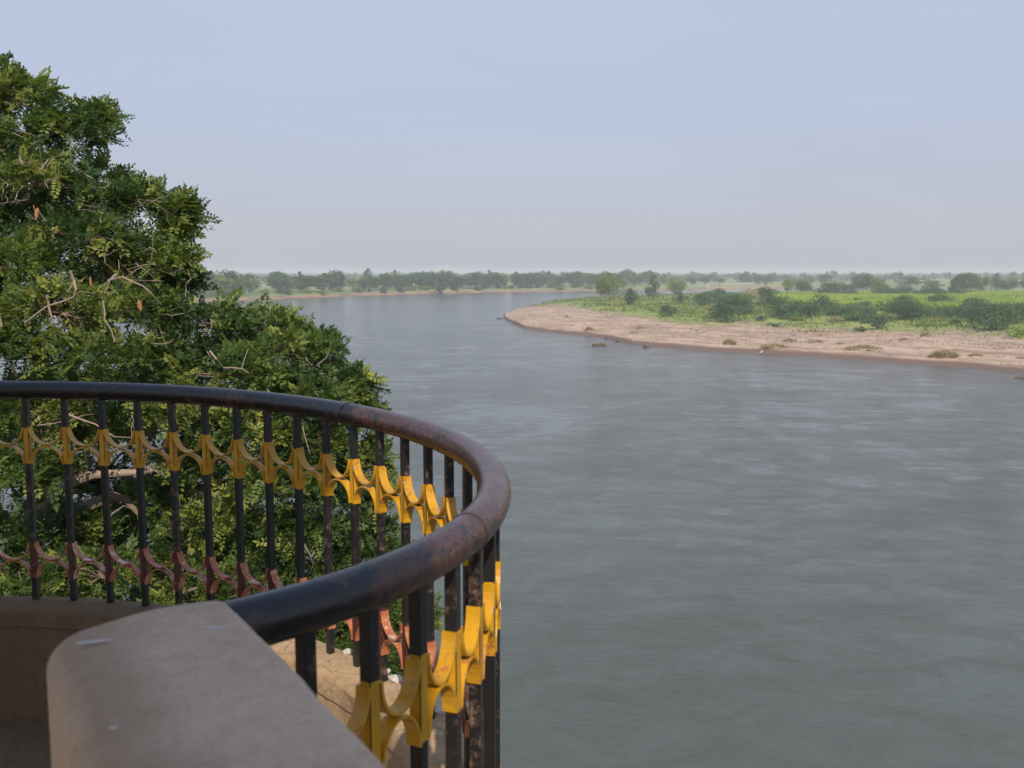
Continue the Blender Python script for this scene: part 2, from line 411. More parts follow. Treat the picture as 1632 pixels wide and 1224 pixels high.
prof = [(-0.112, Z_FLOOR - .05), (-0.112, Z_KERB - .075), (-0.119, Z_KERB - .070), (-0.119, Z_KERB - .012), (-0.113, Z_KERB - .003), (-0.105, Z_KERB), (0.03, Z_KERB + .001), (0.052, Z_KERB - .008), (0.058, Z_KERB - .03), (0.058, Z_FLOOR - .3)]
rings = []
for i, t in enumerate(np.linspace(TH0 + .02, TH1, 220)):
    rr = []
    for o, z in prof:
        j = float(fbm(np.array([t * 30 + o * 40]), np.array([z * 20]), 77)[0] - .47) * 0.008
        p, _, _ = curve(t, o + j); rr.append((p.x, p.y, z + j * .5))
    rings.append(rr)
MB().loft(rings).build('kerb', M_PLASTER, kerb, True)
# bits of broken mortar along the outer edge of the kerb
M_MORTAR = simple('pale_mortar', (0.55, 0.48, 0.40), 0.9, 0.3, 60)
for i, (deg, o, sz) in enumerate(((38, .045, .022), (36.5, .04, .016), (34, .03, .028), (31, .044, .02), (25, .035, .026), (21, .042, .018), (44, .04, .018), (16, .036, .022))):
    p, t, n = curve(R(deg), o); b = bmesh.new(); bmesh.ops.create_icosphere(b, subdivisions=1, radius=sz)
    for v in b.verts: v.co = Vector((v.co.x * random.uniform(.7, 1.3), v.co.y * random.uniform(.7, 1.2), v.co.z * .55 * random.uniform(.7, 1.2)))
    me = bpy.data.meshes.new('mortar_lump'); b.to_mesh(me); b.free()
    k = link('mortar_lump', me, kerb, [M_MORTAR]); k.location = (p.x, p.y, Z_KERB + .006); k.rotation_euler = (0, 0, random.uniform(0, 6))
# bastion below and floor within
rg = []
for z, o in ((1.0, .55), (6, .42), (12.2, .22), (12.9, .10), (Z_FLOOR - .06, .045)):
    rg.append([(curve(t, o)[0].x, curve(t, o)[0].y, z) for t in np.linspace(TH0, TH1, 70)] + [(-5.4, -2.0, z), (0.9, -2.0, z)])
ba = MB().loft(rg).build('bastion', simple('bastion_stone', (0.27, 0.21, 0.14), 0.95, 0.4, 2.0), None)
tag(ba, 'tall rounded masonry bastion that carries the balcony above the river', 'bastion')
fl = [(curve(t, -.09)[0].x, curve(t, -.09)[0].y) for t in np.linspace(TH0 + .06, TH1, 70)] + [(-5.4, -5.4), (1.2, -5.4), (0.15, 0.2)]
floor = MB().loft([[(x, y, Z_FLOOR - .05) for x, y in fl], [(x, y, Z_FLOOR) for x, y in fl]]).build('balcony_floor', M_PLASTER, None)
tag(floor, 'cracked brown plaster floor of the balcony', None, None, 'structure')

# ---- railing
def mat_rail():
    m = NT('worn_handrail_paint')
    n1 = m.noise(2.2, 5, 0.6); n2 = m.noise(17, 8, 0.72); n3 = m.noise(90, 5, 0.7)
    geo = m.n('ShaderNodeNewGeometry'); sp = m.n('ShaderNodeSeparateXYZ'); m.l(geo.outputs['Position'], sp.inputs[0])
    # the bend is rubbed down to maroon undercoat, the ends still carry black paint
    bend = m.math('MULTIPLY', m.math('MULTIPLY', m.math('ADD', sp.outputs['X'], 0.75), 2.6, True), m.math('MULTIPLY', m.math('ADD', sp.outputs['Y'], -1.15), 1.6, True))
    f = m.math('ADD', m.math('ADD', m.math('MULTIPLY', n2, .55), m.math('MULTIPLY', n1, .45)), m.math('MULTIPLY', m.math('SUBTRACT', bend, 0.50), 0.12))
    worn = m.ramp(f, [(0.485, 0.0), (0.525, 1.0)])
    red = m.ramp(n3, [(0.35, (0.040, 0.017, 0.013)), (0.65, (0.105, 0.044, 0.032))])
    blk = m.ramp(n2, [(0.35, (0.012, 0.009, 0.008)), (0.6, (0.022, 0.018, 0.019)), (0.72, (0.045, 0.038, 0.046))])
    col = m.mix(worn, blk, red)
    chip = m.ramp(m.math('ADD', m.math('MULTIPLY', n3, .5), m.math('MULTIPLY', n2, .5)), [(0.60, 0.0), (0.63, 1.0)])
    col = m.mix(chip, col, (0.26, 0.12, 0.075))
    rough = m.ramp(n2, [(0.3, 0.18), (0.7, 0.36)])
    return m.done(col, rough, m.bump(m.math('ADD', worn, m.math('MULTIPLY', n3, .6)), 0.25, 0.002))
def paint(name, base, chips, under, rough=0.38, amount=0.60):
    m = NT(name); oi = m.n('ShaderNodeObjectInfo')
    tc = m.n('ShaderNodeTexCoord'); add = m.n('ShaderNodeVectorMath'); add.operation = 'ADD'
    sc = m.n('ShaderNodeVectorMath'); sc.operation = 'SCALE'; m.l(oi.outputs['Location'], sc.inputs[0]); sc.inputs['Scale'].default_value = 7
    m.l(tc.outputs['Object'], add.inputs[0]); m.l(sc.outputs[0], add.inputs[1])
    def nz(s, d):
        x = m.n('ShaderNodeTexNoise'); x.inputs['Scale'].default_value = s; x.inputs['Detail'].default_value = d
        x.inputs['Roughness'].default_value = .65; m.l(add.outputs[0], x.inputs['Vector']); return x.outputs[0]
    a = nz(38, 6); b = nz(120, 4); c = nz(9, 4)
    col = m.ramp(c, [(0.3, tuple(x * .72 for x in base)), (0.6, base)])
    k = m.math('ADD', m.math('MULTIPLY', a, .7), m.math('MULTIPLY', oi.outputs['Random'], 0.12))
    k = m.math('ADD', k, m.math('MULTIPLY', b, .22))
    f = m.ramp(k, [(amount, 0.0), (amount + .035, 1.0)])
    f2 = m.ramp(k, [(amount + .06, 0.0), (amount + .085, 1.0)])
    col = m.mix(f2, m.mix(f, col, chips), under)
    return m.done(col, rough, m.bump(m.math('SUBTRACT', m.math('MULTIPLY', b, .5), f), 0.3, 0.001))
M_RAIL = mat_rail()
M_BLACK = paint('black_bar_paint', (0.016, 0.015, 0.015), (0.075, 0.045, 0.032), (0.16, 0.11, 0.085), 0.40, 0.575)
M_YELLOW = paint('yellow_scroll_paint', (0.65, 0.33, 0.015), (0.42, 0.15, 0.04), (0.66, 0.48, 0.30), 0.32, 0.60)
M_RED = paint('red_brown_scroll_paint', (0.48, 0.155, 0.07), (0.54, 0.22, 0.08), (0.66, 0.50, 0.40), 0.36, 0.535)
M_MAROON = paint('maroon_bar_paint', (0.10, 0.032, 0.024), (0.28, 0.10, 0.05), (0.40, 0.26, 0.18), 0.45, 0.62)

rail = empty('balcony_railing', (CX, CY, Z_KERB))
tag(rail, 'curved metal balcony railing with black bars, yellow and red scrolls and a worn dark handrail', 'railing')
OFF = Vector((CX, CY, Z_KERB))
s_end = -0.16
pth = []
p0, t0, _ = curve(TH0)
for k in (0.055, 0.035, 0.015): pth.append(p0 - t0 * k + Vector((0, 0, Z_RAIL)) - OFF)
for t in np.linspace(TH0, TH1, 150): pth.append(curve(t)[0] + Vector((0, 0, Z_RAIL)) - OFF)
MB().tube(pth, 0.0347, 24).build('handrail', M_RAIL, rail, True)
for dg in (-12, 41, 88):                        # welded joints of the pipe
    p, t, n = curve(R(dg)); q = p + Vector((0, 0, Z_RAIL)) - OFF
    MB().tube([q - t * .005, q - t * .002, q + t * .002, q + t * .005], [.0345, .0366, .0366, .0345], 24).build('weld_seam', M_RAIL, rail, True)
BW = 0.0215
ss = [0.034, 0.150, 0.268, 0.389, 0.512, 0.637, 0.770, 0.918, 1.068, 1.220, 1.374] + [1.530 + .156 * k for k in range(21)]
ZU, ZL, HR = Z_RAIL - 0.215 - Z_KERB, Z_RAIL - 0.668 - Z_KERB, 0.069     # scroll rows
def bar_mesh():
    m = MB(); h = BW / 2
    zs = [(-0.02, 0), (ZL - HR - .003 + random.uniform(-.004, .004), 0), (ZL + HR + .002 + random.uniform(-.005, .008), 1),
          (ZU - HR - .003 + random.uniform(-.003, .003), 0), (ZU + HR + random.uniform(-.002, .006), 2), (Z_RAIL - Z_KERB - .02, 0)]
    for i in range(len(zs) - 1):
        m.box((-h, -h, zs[i][0]), (h, h, zs[i + 1][0]), zs[i + 1][1])
    me = m.mesh('baluster')
    bm = bmesh.new(); bm.from_mesh(me)
    bmesh.ops.remove_doubles(bm, verts=bm.verts, dist=1e-5)
    seen = {}
    kill = [f for f in bm.faces if abs(f.normal.z) > .9 and 0 < f.calc_center_median().z < Z_RAIL - Z_KERB - .03]
    bmesh.ops.delete(bm, geom=kill, context='FACES_ONLY')
    ed = [e for e in bm.edges if abs((e.verts[0].co - e.verts[1].co).normalized().z) > .9]
    bmesh.ops.bevel(bm, geom=ed, offset=.0015, segments=1, affect='EDGES')
    bm.to_mesh(me); bm.free()
    for mm in (M_BLACK, M_MAROON, M_YELLOW): me.materials.append(mm)
    return me
def arc_mesh(up, wide, gap):
    """a flat strip bent to half a circle that spans from one bar to the next: U (up) or its mirror"""
    m = MB(); r = (gap - BW) / 2; rv = HR; th = .0042; h = wide / 2; n = 14
    outer, inner = [], []
    rg = []
    for i in range(n + 1):
        a = math.pi * i / n
        c, s_ = -math.cos(a), math.sin(a)
        z = rv * (1 - s_) if up else -rv * (1 - s_)
        dz = th if up else -th
        e = .0012 if up else -.0012
        rg.append([(c * (r + .001), -h, z + e), (c * (r + .001), h, z + e), (c * (r - th) , h, z + e + dz * s_), (c * (r - th), -h, z + e + dz * s_)])
    m.loft(rg); return m.mesh('scroll_arc')
ARC = {}
def arc_for(u, k, gap):
    key = (u, k, round(gap, 3))
    if key not in ARC:
        ARC[key] = arc_mesh(u, BW + .005, gap); ARC[key].materials.append(M_YELLOW if k == 'yellow' else M_RED)
    return ARC[key]
bars = [bar_mesh() for _ in range(6)]
for i, s in enumerate(ss):
    p, t, n = curve(th_at(s)); rz = math.atan2(t.y, t.x)
    b = link('baluster', bars[i % 6], rail); b.location = (p.x - CX, p.y - CY, 0); b.rotation_euler = (0, 0, rz + random.uniform(-.03, .03))
    if i + 1 < len(ss):
        p2, _, _ = curve(th_at(ss[i + 1])); mid = (p + p2) / 2; d = p2 - p; rz = math.atan2(d.y, d.x)
        for k, z in (('yellow', ZU), ('red', ZL)):
            for u in (True, False):
                a = link('scroll_arc', arc_for(u, k, d.length), rail); a.location = (mid.x - CX, mid.y - CY, z + random.uniform(-.002, .002)); a.rotation_euler = (0, 0, rz)

# ---- parapet wall under the camera
def mat_concrete():
    m = NT('parapet_concrete')
    n1 = m.noise(5, 7, 0.6); n2 = m.noise(38, 6, 0.7); n3 = m.noise(160, 4, 0.7); n0 = m.noise(14, 4, .5)
    col = m.ramp(m.math('ADD', m.math('MULTIPLY', n1, .55), m.math('MULTIPLY', n2, .45)),
                 [(0.36, (0.50, 0.365, 0.25)), (0.5, (0.64, 0.465, 0.315)), (0.64, (0.70, 0.525, 0.37))])
    sp = m.ramp(n0, [(0.30, 1.0), (0.36, 0.0)])
    col = m.mix(m.math('MULTIPLY', sp, .14), col, (0.16, 0.12, 0.09))
    tc = m.n('ShaderNodeTexCoord'); dp = m.n('ShaderNodeVectorMath'); dp.operation = 'DOT_PRODUCT'
    m.l(tc.outputs['Object'], dp.inputs[0]); dp.inputs[1].default_value = (V.x, V.y, 0)
    e = m.math('ADD', dp.outputs['Value'], m.math('MULTIPLY', n1, .06))
    e = m.math('SUBTRACT', e, float(V.x * .065 + V.y * .03) - WID + .03)
    st = m.ramp(m.math('MULTIPLY', e, 8.0), [(0.0, .0), (.18, .55), (.45, .5), (.8, 0.0)])
    col = m.mix(st, col, (0.27, 0.17, 0.095))
    gr = m.ramp(n3, [(.36, .35), (.5, 0.0)]); col = m.mix(gr, col, (0.30, 0.21, 0.14))
    hl = m.ramp(n2, [(.66, 0.0), (.74, .5)]); col = m.mix(hl, col, (0.70, 0.56, 0.43))
    return m.done(col, 0.85, m.bump(m.math('ADD', m.math('MULTIPLY', n2, .7), m.math('MULTIPLY', n3, .3)), 0.35, 0.004))
par = empty('parapet_wall', (-0.41, 1.13, Z_FLOOR))
tag(par, 'smooth worn concrete parapet wall with rounded edges running under the camera', 'parapet')
Z_PAR = CAM_Z - 0.381
U = Vector((0.513, -0.858, 0)).normalized(); V = Vector((-U.y, U.x, 0))     # along, across (towards the river)
END = Vector((-0.345, 1.160, 0))               # far right top corner
WID = 0.205
M_CONC = mat_concrete()
def par_profile(inset):
    """half outline over the top: from the inner foot over rounded edges to the outer foot, (across, z)"""
    pr = []; a0, a1 = -WID + inset * .9, 0 - inset * .9; zt = -inset * .8
    rl, rr = .048, .018
    pr.append((a0, Z_FLOOR - Z_PAR - .05))
    for i in range(9):
        q = math.pi / 2 * i / 8; pr.append((a0 + rl * (1 - math.cos(q)), zt - rl * .8 * (1 - math.sin(q))))
    for i in range(1, 6):
        k = i / 6; pr.append((a0 + rl + (a1 - rr - a0 - rl) * k, zt + .004 * math.sin(math.pi * k)))
    for i in range(7):
        q = math.pi / 2 * i / 6; pr.append((a1 - rr * (1 - math.sin(q)), zt - rr * (1 - math.cos(q))))
    pr.append((a1, Z_FLOOR - Z_PAR - .9)); pr.append((a0, Z_FLOOR - Z_PAR - .9))
    return pr
rings = []
RE = .026
for i in range(0, 8):
    q = math.pi / 2 * i / 7
    rings.append((RE * (1 - math.sin(q)), RE * (1 - math.cos(q))))
sl = [(a, b) for a, b in rings][::-1]
stations = sl + [(x, 0) for x in np.linspace(RE + .03, 3.2, 70)]
stations.sort(key=lambda q: q[0])
rg = []
for s_, ins in stations:
    rr = []
    for a, z in par_profile(ins):
        j = float(fbm(np.array([s_ * 9 + a * 5]), np.array([z * 9 + a * 7]), 55)[0] - .47) * .007
        skew = -(a + 0) * 0.20 * max(0, 1 - s_ / .3)            # the end face is not square to the wall
        P = END + U * (s_ + skew * 1.0) + V * (a + j)
        rr.append((P.x + .41, P.y - 1.13, z + j * .8 + Z_PAR - Z_FLOOR))
    rg.append(rr)
MB().loft(rg).build('wall_body', M_CONC, par, True)
M_FLECK = simple('white_paint_fleck', (0.62, 0.58, 0.56), 0.7, 0.15, 80)
for px, py, L, Wd, ang in ((150, 1025, .017, .0028, .35), (341, 1003, .015, .0028, -.05), (289, 994, .006, .0018, .7), (181, 1163, .003, .0018, .3)):
    c = at(px, py, Z_PAR + .0005); rgs = []
    for k in range(7):
        x = (k / 6 - .5) * 2; ww = Wd * math.sqrt(max(.02, 1 - x * x)) * random.uniform(.75, 1.2)
        rgs.append([(x * L, -ww, 0), (x * L, ww, 0), (x * L, ww * .5, .0014), (x * L, -ww * .5, .0014)])
    k = MB().loft(rgs).build('paint_fleck', M_FLECK, par, True)
    k.location = (c.x + .41, c.y - 1.13, Z_PAR - Z_FLOOR + .002); k.rotation_euler = (0, 0, ang)

# ---- unseen flat roof added over the viewer, outlined to shade the balcony's left half
shade_canopy = empty('shade_canopy', (-1.2, -0.2, Z_FLOOR)); tag(shade_canopy, 'unseen flat roof slab on square columns, added to shade the left half of the balcony', 'shade_canopy')
hm = simple('shade_canopy_plaster', (0.46, 0.39, 0.30), 0.9, 0.2, 2.0)
rz0, rz1 = CAM_Z + 2.0, CAM_Z + 2.14
top = [(0.36, 1.9), (-0.20, -1.15), (0.40, -1.15), (0.70, -2.5), (-3.6, -2.5), (-3.6, 1.9)]
MB().loft([[(x + 1.2, y + .2, z - Z_FLOOR) for x, y in top] for z in (rz0, rz1)]).build('shade_slab', hm, shade_canopy)
for x, y in ((0.45, -2.3), (-3.4, 1.5), (-3.4, -2.3)):
    MB().box((x + 1.1, y + .1, 0), (x + 1.3, y + .3, rz0 - Z_FLOOR - .002)).build('added_column', hm, shade_canopy)

# ================================================================== vegetation
def quads_from(C, A, B, fold=0.0):
    """leaf diamonds: centre base C, axis A, half width B -> vertices and faces"""
    n = len(C)
    V = np.empty((n, 4, 3), np.float32)
    V[:, 0] = C; V[:, 1] = C + A * .5 + B; V[:, 2] = C + A; V[:, 3] = C + A * .5 - B
    return V.reshape(-1, 3), np.arange(n * 4).reshape(n, 4)
def unit(v): return v / (np.linalg.norm(v, axis=-1, keepdims=True) + 1e-9)
def rdir(n, rng): return unit(rng.normal(size=(n, 3)))

# ---- the big tree on the left
M_LEAF = leaf_mat('feathery_tree_leaves', (0.044, 0.086, 0.022), (0.130, 0.190, 0.040), (0.35, 0.355, 0.075), 0.40, 0.5, 0.35)
M_BARK = simple('grey_brown_bark', (0.20, 0.145, 0.10), 0.9, 0.45, 9)
M_TWIG = simple('pale_bare_twig', (0.34, 0.25, 0.195), 0.85, 0.3, 14)
M_DRY = simple('orange_dry_leaf', (0.50, 0.24, 0.11), 0.8, 0.3, 20)
def compound_leaves(P, D, L, tintv, rng, pairs=6):
    """P base, D direction, L length of n compound leaves -> V, F, tint"""
    n = len(P); up = np.tile([0, 0, 1.0], (n, 1)) + rng.normal(size=(n, 3)) * .45
    S = unit(np.cross(D, up)); N = np.cross(S, D)
    Cs, As, Bs, T = [], [], [], []
    for k in range(pairs):
        u = (k + .6) / pairs; env = (1 - .35 * u) * (0.75 + .5 * min(u * 3, 1) * .5)
        droop = -0.22 * (u ** 2)
        base = P + D * (L * u)[:, None] + np.array([0, 0, 1.0]) * (L * droop)[:, None]
        for sgn in (-1, 1):
            ax = unit(S * sgn + D * .55 + N * rng.normal(size=(n, 1)) * .22 + np.array([0, 0, -.12])) * (L * .34 * env)[:, None]
            wd = unit(np.cross(ax, N + rng.normal(size=(n, 3)) * .3)) * (L * .070 * env)[:, None] * 1.45
            Cs.append(base); As.append(ax); Bs.append(wd); T.append(tintv + rng.normal(size=n) * .05)
    ax = D * (L * .3)[:, None]; Cs.append(P + D * L[:, None] * .95 + np.array([0, 0, -.2]) * L[:, None]); As.append(ax); Bs.append(S * (L * .075)[:, None]); T.append(tintv)
    V, F = quads_from(np.concatenate(Cs), np.concatenate(As), np.concatenate(Bs))
    return V, F, np.repeat(np.clip(np.concatenate(T), 0, 1), 4)

tree = empty('rain_tree', (-8.6, 12.2, 6.0))
tag(tree, 'big spreading feathery leaved tree beside the balcony with bare pale twigs', 'tree')
TO = Vector(tree.location)
# boughs: pixel centre, depth, half width px, half height px
BOUGHS = [
 (-60, 150, 11.5, 130, 70), (30, 165, 11.2, 75, 48), (-20, 250, 10.6, 120, 60), (110, 215, 11.0, 85, 48), (150, 188, 11.4, 42, 22),
 (60, 300, 10.3, 110, 55), (-90, 350, 10.2, 130, 80), (145, 312, 11.4, 85, 48), (222, 324, 11.0, 78, 34), (282, 340, 10.8, 42, 26),
 (290, 372, 10.9, 38, 24), (130, 390, 10.0, 110, 50), (235, 420, 10.4, 85, 38), (20, 430, 9.6, 90, 45), (285, 445, 10.7, 38, 20), (-80, 500, 9.6, 120, 70),
 (100, 500, 9.3, 100, 50), (215, 500, 10.0, 95, 42), (330, 520, 10.2, 95, 38), (420, 525, 10.6, 75, 34), (455, 565, 10.2, 90, 34), (500, 550, 10.8, 42, 20),
 (10, 560, 9.0, 90, 42), (140, 575, 9.2, 110, 42), (270, 570, 9.8, 85, 34), (370, 600, 9.6, 95, 38), (520, 605, 10.0, 75, 28), (566, 618, 10.3, 40, 18), (490, 640, 9.6, 90, 32), (575, 660, 10.2, 40, 22),
 (300, 655, 9.4, 80, 34), (60, 660, 9.4, 100, 36), (400, 690, 9.4, 80, 36), (170, 690, 9.8, 70, 28), (510, 715, 9.6, 75, 36), (585, 735, 10.2, 44, 30), (330, 735, 9.8, 70, 34), (20, 760, 9.2, 80, 48),
 (440, 775, 9.3, 80, 40), (540, 800, 9.8, 70, 40), (600, 790, 10.4, 30, 22), (250, 800, 10.6, 70, 38), (120, 840, 10.2, 70, 38), (360, 830, 9.6, 70, 38), (470, 855, 9.4, 80, 42), (20, 870, 9.6, 90, 50),
 (570, 880, 9.7, 70, 42), (640, 900, 10.0, 42, 34), (300, 890, 9.8, 80, 42), (160, 920, 9.4, 90, 44), (410, 930, 9.4, 80, 46), (510, 950, 9.4, 80, 48), (600, 970, 9.6, 70, 46), (660, 990, 9.9, 34, 30), (40, 950, 9.2, 90, 50),
 (290, 985, 9.4, 90, 46), (560, 1040, 9.4, 90, 50), (640, 1060, 9.6, 50, 40), (430, 1030, 9.4, 90, 46),
 # the far side and the hidden heart of the crown
 (60, 700, 11.6, 120, 50), (230, 690, 11.8, 110, 46), (380, 680, 11.6, 90, 42), (500, 670, 11.6, 70, 32), (150, 780, 11.6, 120, 50), (320, 780, 11.8, 100, 50), (460, 760, 11.4, 85, 46), (540, 750, 11.4, 50, 36),
 (60, 860, 11.8, 120, 60), (220, 870, 11.8, 110, 56), (380, 880, 11.6, 100, 56), (520, 870, 11.4, 80, 50), (600, 850, 11.2, 30, 30), (100, 960, 11.6, 130, 60), (300, 980, 11.6, 120, 60), (480, 980, 11.4, 100, 60), (600, 960, 11.2, 60, 40),
 (40, 380, 13.0, 130, 90), (-120, 240, 13.2, 150, 110), (200, 460, 13.2, 100, 60), (320, 600, 12.6, 110, 50), (120, 640, 13.0, 130, 60), (-100, 700, 12.4, 150, 110), (450, 640, 12.0, 80, 45), (-150, 900, 11.5, 150, 110),
]
rng = np.random.default_rng(11)
trunk_pts = [Vector((-8.6, 12.2, 5.4)), Vector((-8.2, 12.0, 8.5)), Vector((-7.4, 11.8, 11.0)), Vector((-6.6, 11.5, 12.8)), Vector((-6.0, 11.3, 14.4)), Vector((-6.4, 11.4, 16.3)), Vector((-7.0, 11.6, 18.0))]
tk = MB(); tk.tube([p - TO for p in trunk_pts], [.42, .34, .29, .24, .19, .13, .07], 12); tk.build('trunk', M_BARK, tree, True)
nodes = list(trunk_pts[2:]); nrad = {id(p): r for p, r in zip(trunk_pts[2:], (.2, .17, .14, .1, .06))}
def wiggle(a, b, n, amp, rr):
    out = []
    for i in range(n + 1):
        u = i / n; p = a.lerp(b, u); e = math.sin(math.pi * u) * amp
        out.append(p + Vector((rr.normal() * e, rr.normal() * e, rr.normal() * e * .7 + e * .5)))
    out[0] = a; out[-1] = b
    return out
order = sorted(BOUGHS, key=lambda q: (atd(q[0], q[1], q[2]) - Vector((-6.6, 11.4, 13.5))).length)
for bx, by, dep, hw, hh in order:
    c = atd(bx, by, dep); rx, rz = (hw - (14 if dep < 11.9 else 0)) * dep / F_PX, (hh - (9 if dep < 11.9 else 0)) * dep / F_PX; ry = rx * .8
    # the limb that carries this bough
    best = min(nodes, key=lambda q: (q - c).length + .25 * max(0, q.z - c.z)); ln = (best - c).length
    r0 = min(.12, nrad.get(id(best), .05) * .62, .02 + ln * .03); r0 = max(r0, .02)
    path = wiggle(best, c, max(3, int(ln / .35)), .10 + ln * .03, rng)
    lm = MB(); n_ = len(path); rads = [r0 * (1 - .7 * i / (n_ - 1)) for i in range(n_)]
    lm.tube([p - TO for p in path], rads, 7)
    for i in range(2, n_): nodes.append(path[i]); nrad[id(path[i])] = rads[i]
    # sprays of leaves on the outer shell of the bough, denser above
    vol = hw * hh; ns = int(26 + vol * dep * dep / 12500)
    d = rdir(ns, rng); d[:, 2] = np.where(rng.random(ns) < .30, d[:, 2], np.abs(d[:, 2])); rr_ = (.5 + .5 * rng.random(ns) ** .5) * np.where(rng.random(ns) < .10, rng.uniform(1.0, 1.32, ns), 1.0)
    tips = np.array(c) + d * np.array([rx, ry, rz]) * rr_[:, None] * (1 + rng.normal(size=(ns, 1)) * .10)
    for q in tips[::4]:
        mid = (Vector(c) + Vector(q)) / 2 + Vector(rng.normal(size=3)) * .05
        lm.tube([Vector(c) - TO, mid - TO, Vector(q) - TO], [.010, .007, .004], 4, cap=False)
    lm.build('limb', M_BARK, tree, True)
    k = 8; P = np.repeat(tips, k, 0); outw = np.repeat(unit(d * [1, 1, .5]), k, 0)
    D = unit(outw * .7 + rng.normal(size=P.shape) * .75 + np.array([0, 0, .10]))
    P = P + rng.normal(size=P.shape) * .035
    L = rng.uniform(.085, .225, len(P)) * np.repeat(rng.uniform(.75, 1.2, ns), k)
    tb = rng.uniform(.08, .62) if dep < 11.9 else .15
    spt = np.repeat(np.clip(rng.normal(tb, .22, ns), 0, 1), k)
    spt = np.where(np.repeat(rng.random(ns) < .09, k), rng.uniform(.7, 1.0, len(spt)), spt)
    Vv, Ff, Tt = compound_leaves(P - np.array(TO), D, L, spt, rng)
    fo_ = link('leafy_bough', mesh_np('leafy_bough', Vv, Ff, {'tint': Tt}), tree, [M_LEAF]); fo_['kind'] = 'stuff'
# bare pale twigs in front of the leaves
def px_path(pts, dep, jit=.06):
    return [atd(x, y, dep + rng.normal() * jit) - TO for x, y in pts]
TW = [
 ([(112, 432), (118, 447), (121, 462), (118, 473), (98, 481), (75, 488), (58, 500), (40, 514)], 9.0, .017),
 ([(118, 473), (128, 464), (150, 468)], 9.0, .008), ([(116, 452), (108, 465), (94, 475)], 9.05, .007), ([(60, 494), (52, 487)], 9.0, .006),
 ([(185, 437), (172, 449), (165, 460), (164, 478), (167, 497), (166, 508), (177, 525), (183, 545)], 9.5, .015),
 ([(176, 446), (195, 441), (212, 449), (228, 456), (240, 466), (250, 478), (258, 486)], 9.5, .013), ([(167, 490), (180, 495), (194, 508)], 9.5, .007), ([(186, 440), (190, 428), (189, 414)], 9.5, .008), ([(205, 446), (230, 447), (262, 448)], 9.55, .005), ([(178, 524), (190, 527)], 9.5, .005),
 ([(75, 470), (78, 490), (84, 510)], 9.2, .024), ([(122, 380), (126, 396), (128, 402), (118, 406)], 9.6, .009),
 ([(335, 560), (345, 572), (356, 586), (372, 586), (386, 588), (396, 594)], 9.4, .014), ([(385, 587), (392, 565), (396, 555)], 9.4, .007), ([(336, 508), (338, 520), (332, 532)], 9.6, .008),
 ([(322, 535), (330, 560), (342, 580)], 9.6, .010), ([(505, 582), (520, 570), (527, 556)], 9.8, .008), ([(498, 620), (508, 632)], 9.4, .008), ([(0, 505), (3, 520), (8, 530)], 9.0, .010),
 ([(108, 660), (128, 668), (152, 676), (172, 690)], 8.9, .014), ([(152, 676), (182, 696), (220, 698)], 8.9, .009), ([(60, 678), (90, 674), (110, 668)], 8.9, .009), ([(110, 672), (130, 662), (150, 660)], 8.8, .006),
 ([(226, 742), (250, 752), (262, 760)], 9.0, .009), ([(240, 748), (258, 752), (265, 762)], 9.0, .006), ([(338, 676), (345, 700), (352, 712)], 9.2, .008), ([(482, 680), (490, 710), (494, 724)], 9.2, .008),
 ([(480, 860), (492, 880), (500, 900)], 9.0, .008), ([(425, 620), (440, 640), (452, 655)], 9.3, .010), ([(170, 830), (180, 818), (197, 806), (212, 812)], 9.4, .014), ([(684, 935), (690, 950), (694, 970)], 9.6, .008), ([(0, 200), (30, 208), (60, 218)], 10.4, .009), ([(20, 212), (45, 222)], 10.3, .006), ([(60, 235), (50, 250)], 10.1, .012), ([(75, 265), (86, 250), (110, 245)], 10.0, .006),
]
for pts_, dep, r_ in TW:
    pp = px_path(pts_, dep - (.55 if len(pts_) > 3 else .1)); n_ = len(pp); r_ *= .66
    MB().tube(pp, [r_ * (1 - .6 * i / (n_ - 1)) for i in range(n_)], 6).build('bare_twig', M_TWIG, tree, True)
for k in range(60):
    px, py = (rng.uniform(-10, 330), rng.uniform(210, 600)) if k < 48 else (rng.uniform(-10, 560), rng.uniform(560, 940))
    if px > 120 + (py - 150) * .85: continue
    dep = rng.uniform(9.3, 10.2) - (.25 if py < 600 else .4); a = rng.uniform(0, 6.28); p_ = [(px, py)]; st = rng.uniform(7, 15)
    for j in range(int(rng.integers(3, 6))):
        a += rng.normal() * .55; p_.append((p_[-1][0] + math.cos(a) * st, p_[-1][1] + math.sin(a) * st * .8))
    pp = px_path(p_, dep, .05); n_ = len(pp); mb = MB(); r_ = rng.uniform(.003, .006)
    mb.tube(pp, [r_ * (1 - .6 * i / (n_ - 1)) for i in range(n_)], 5)
    q = pp[n_ // 2]; mb.tube([q, q + Vector(rng.normal(size=3)) * .06, q + Vector(rng.normal(size=3)) * .13], [r_ * .6, r_ * .45, r_ * .3], 4)
    mb.build('bare_twig', M_TWIG, tree, True)
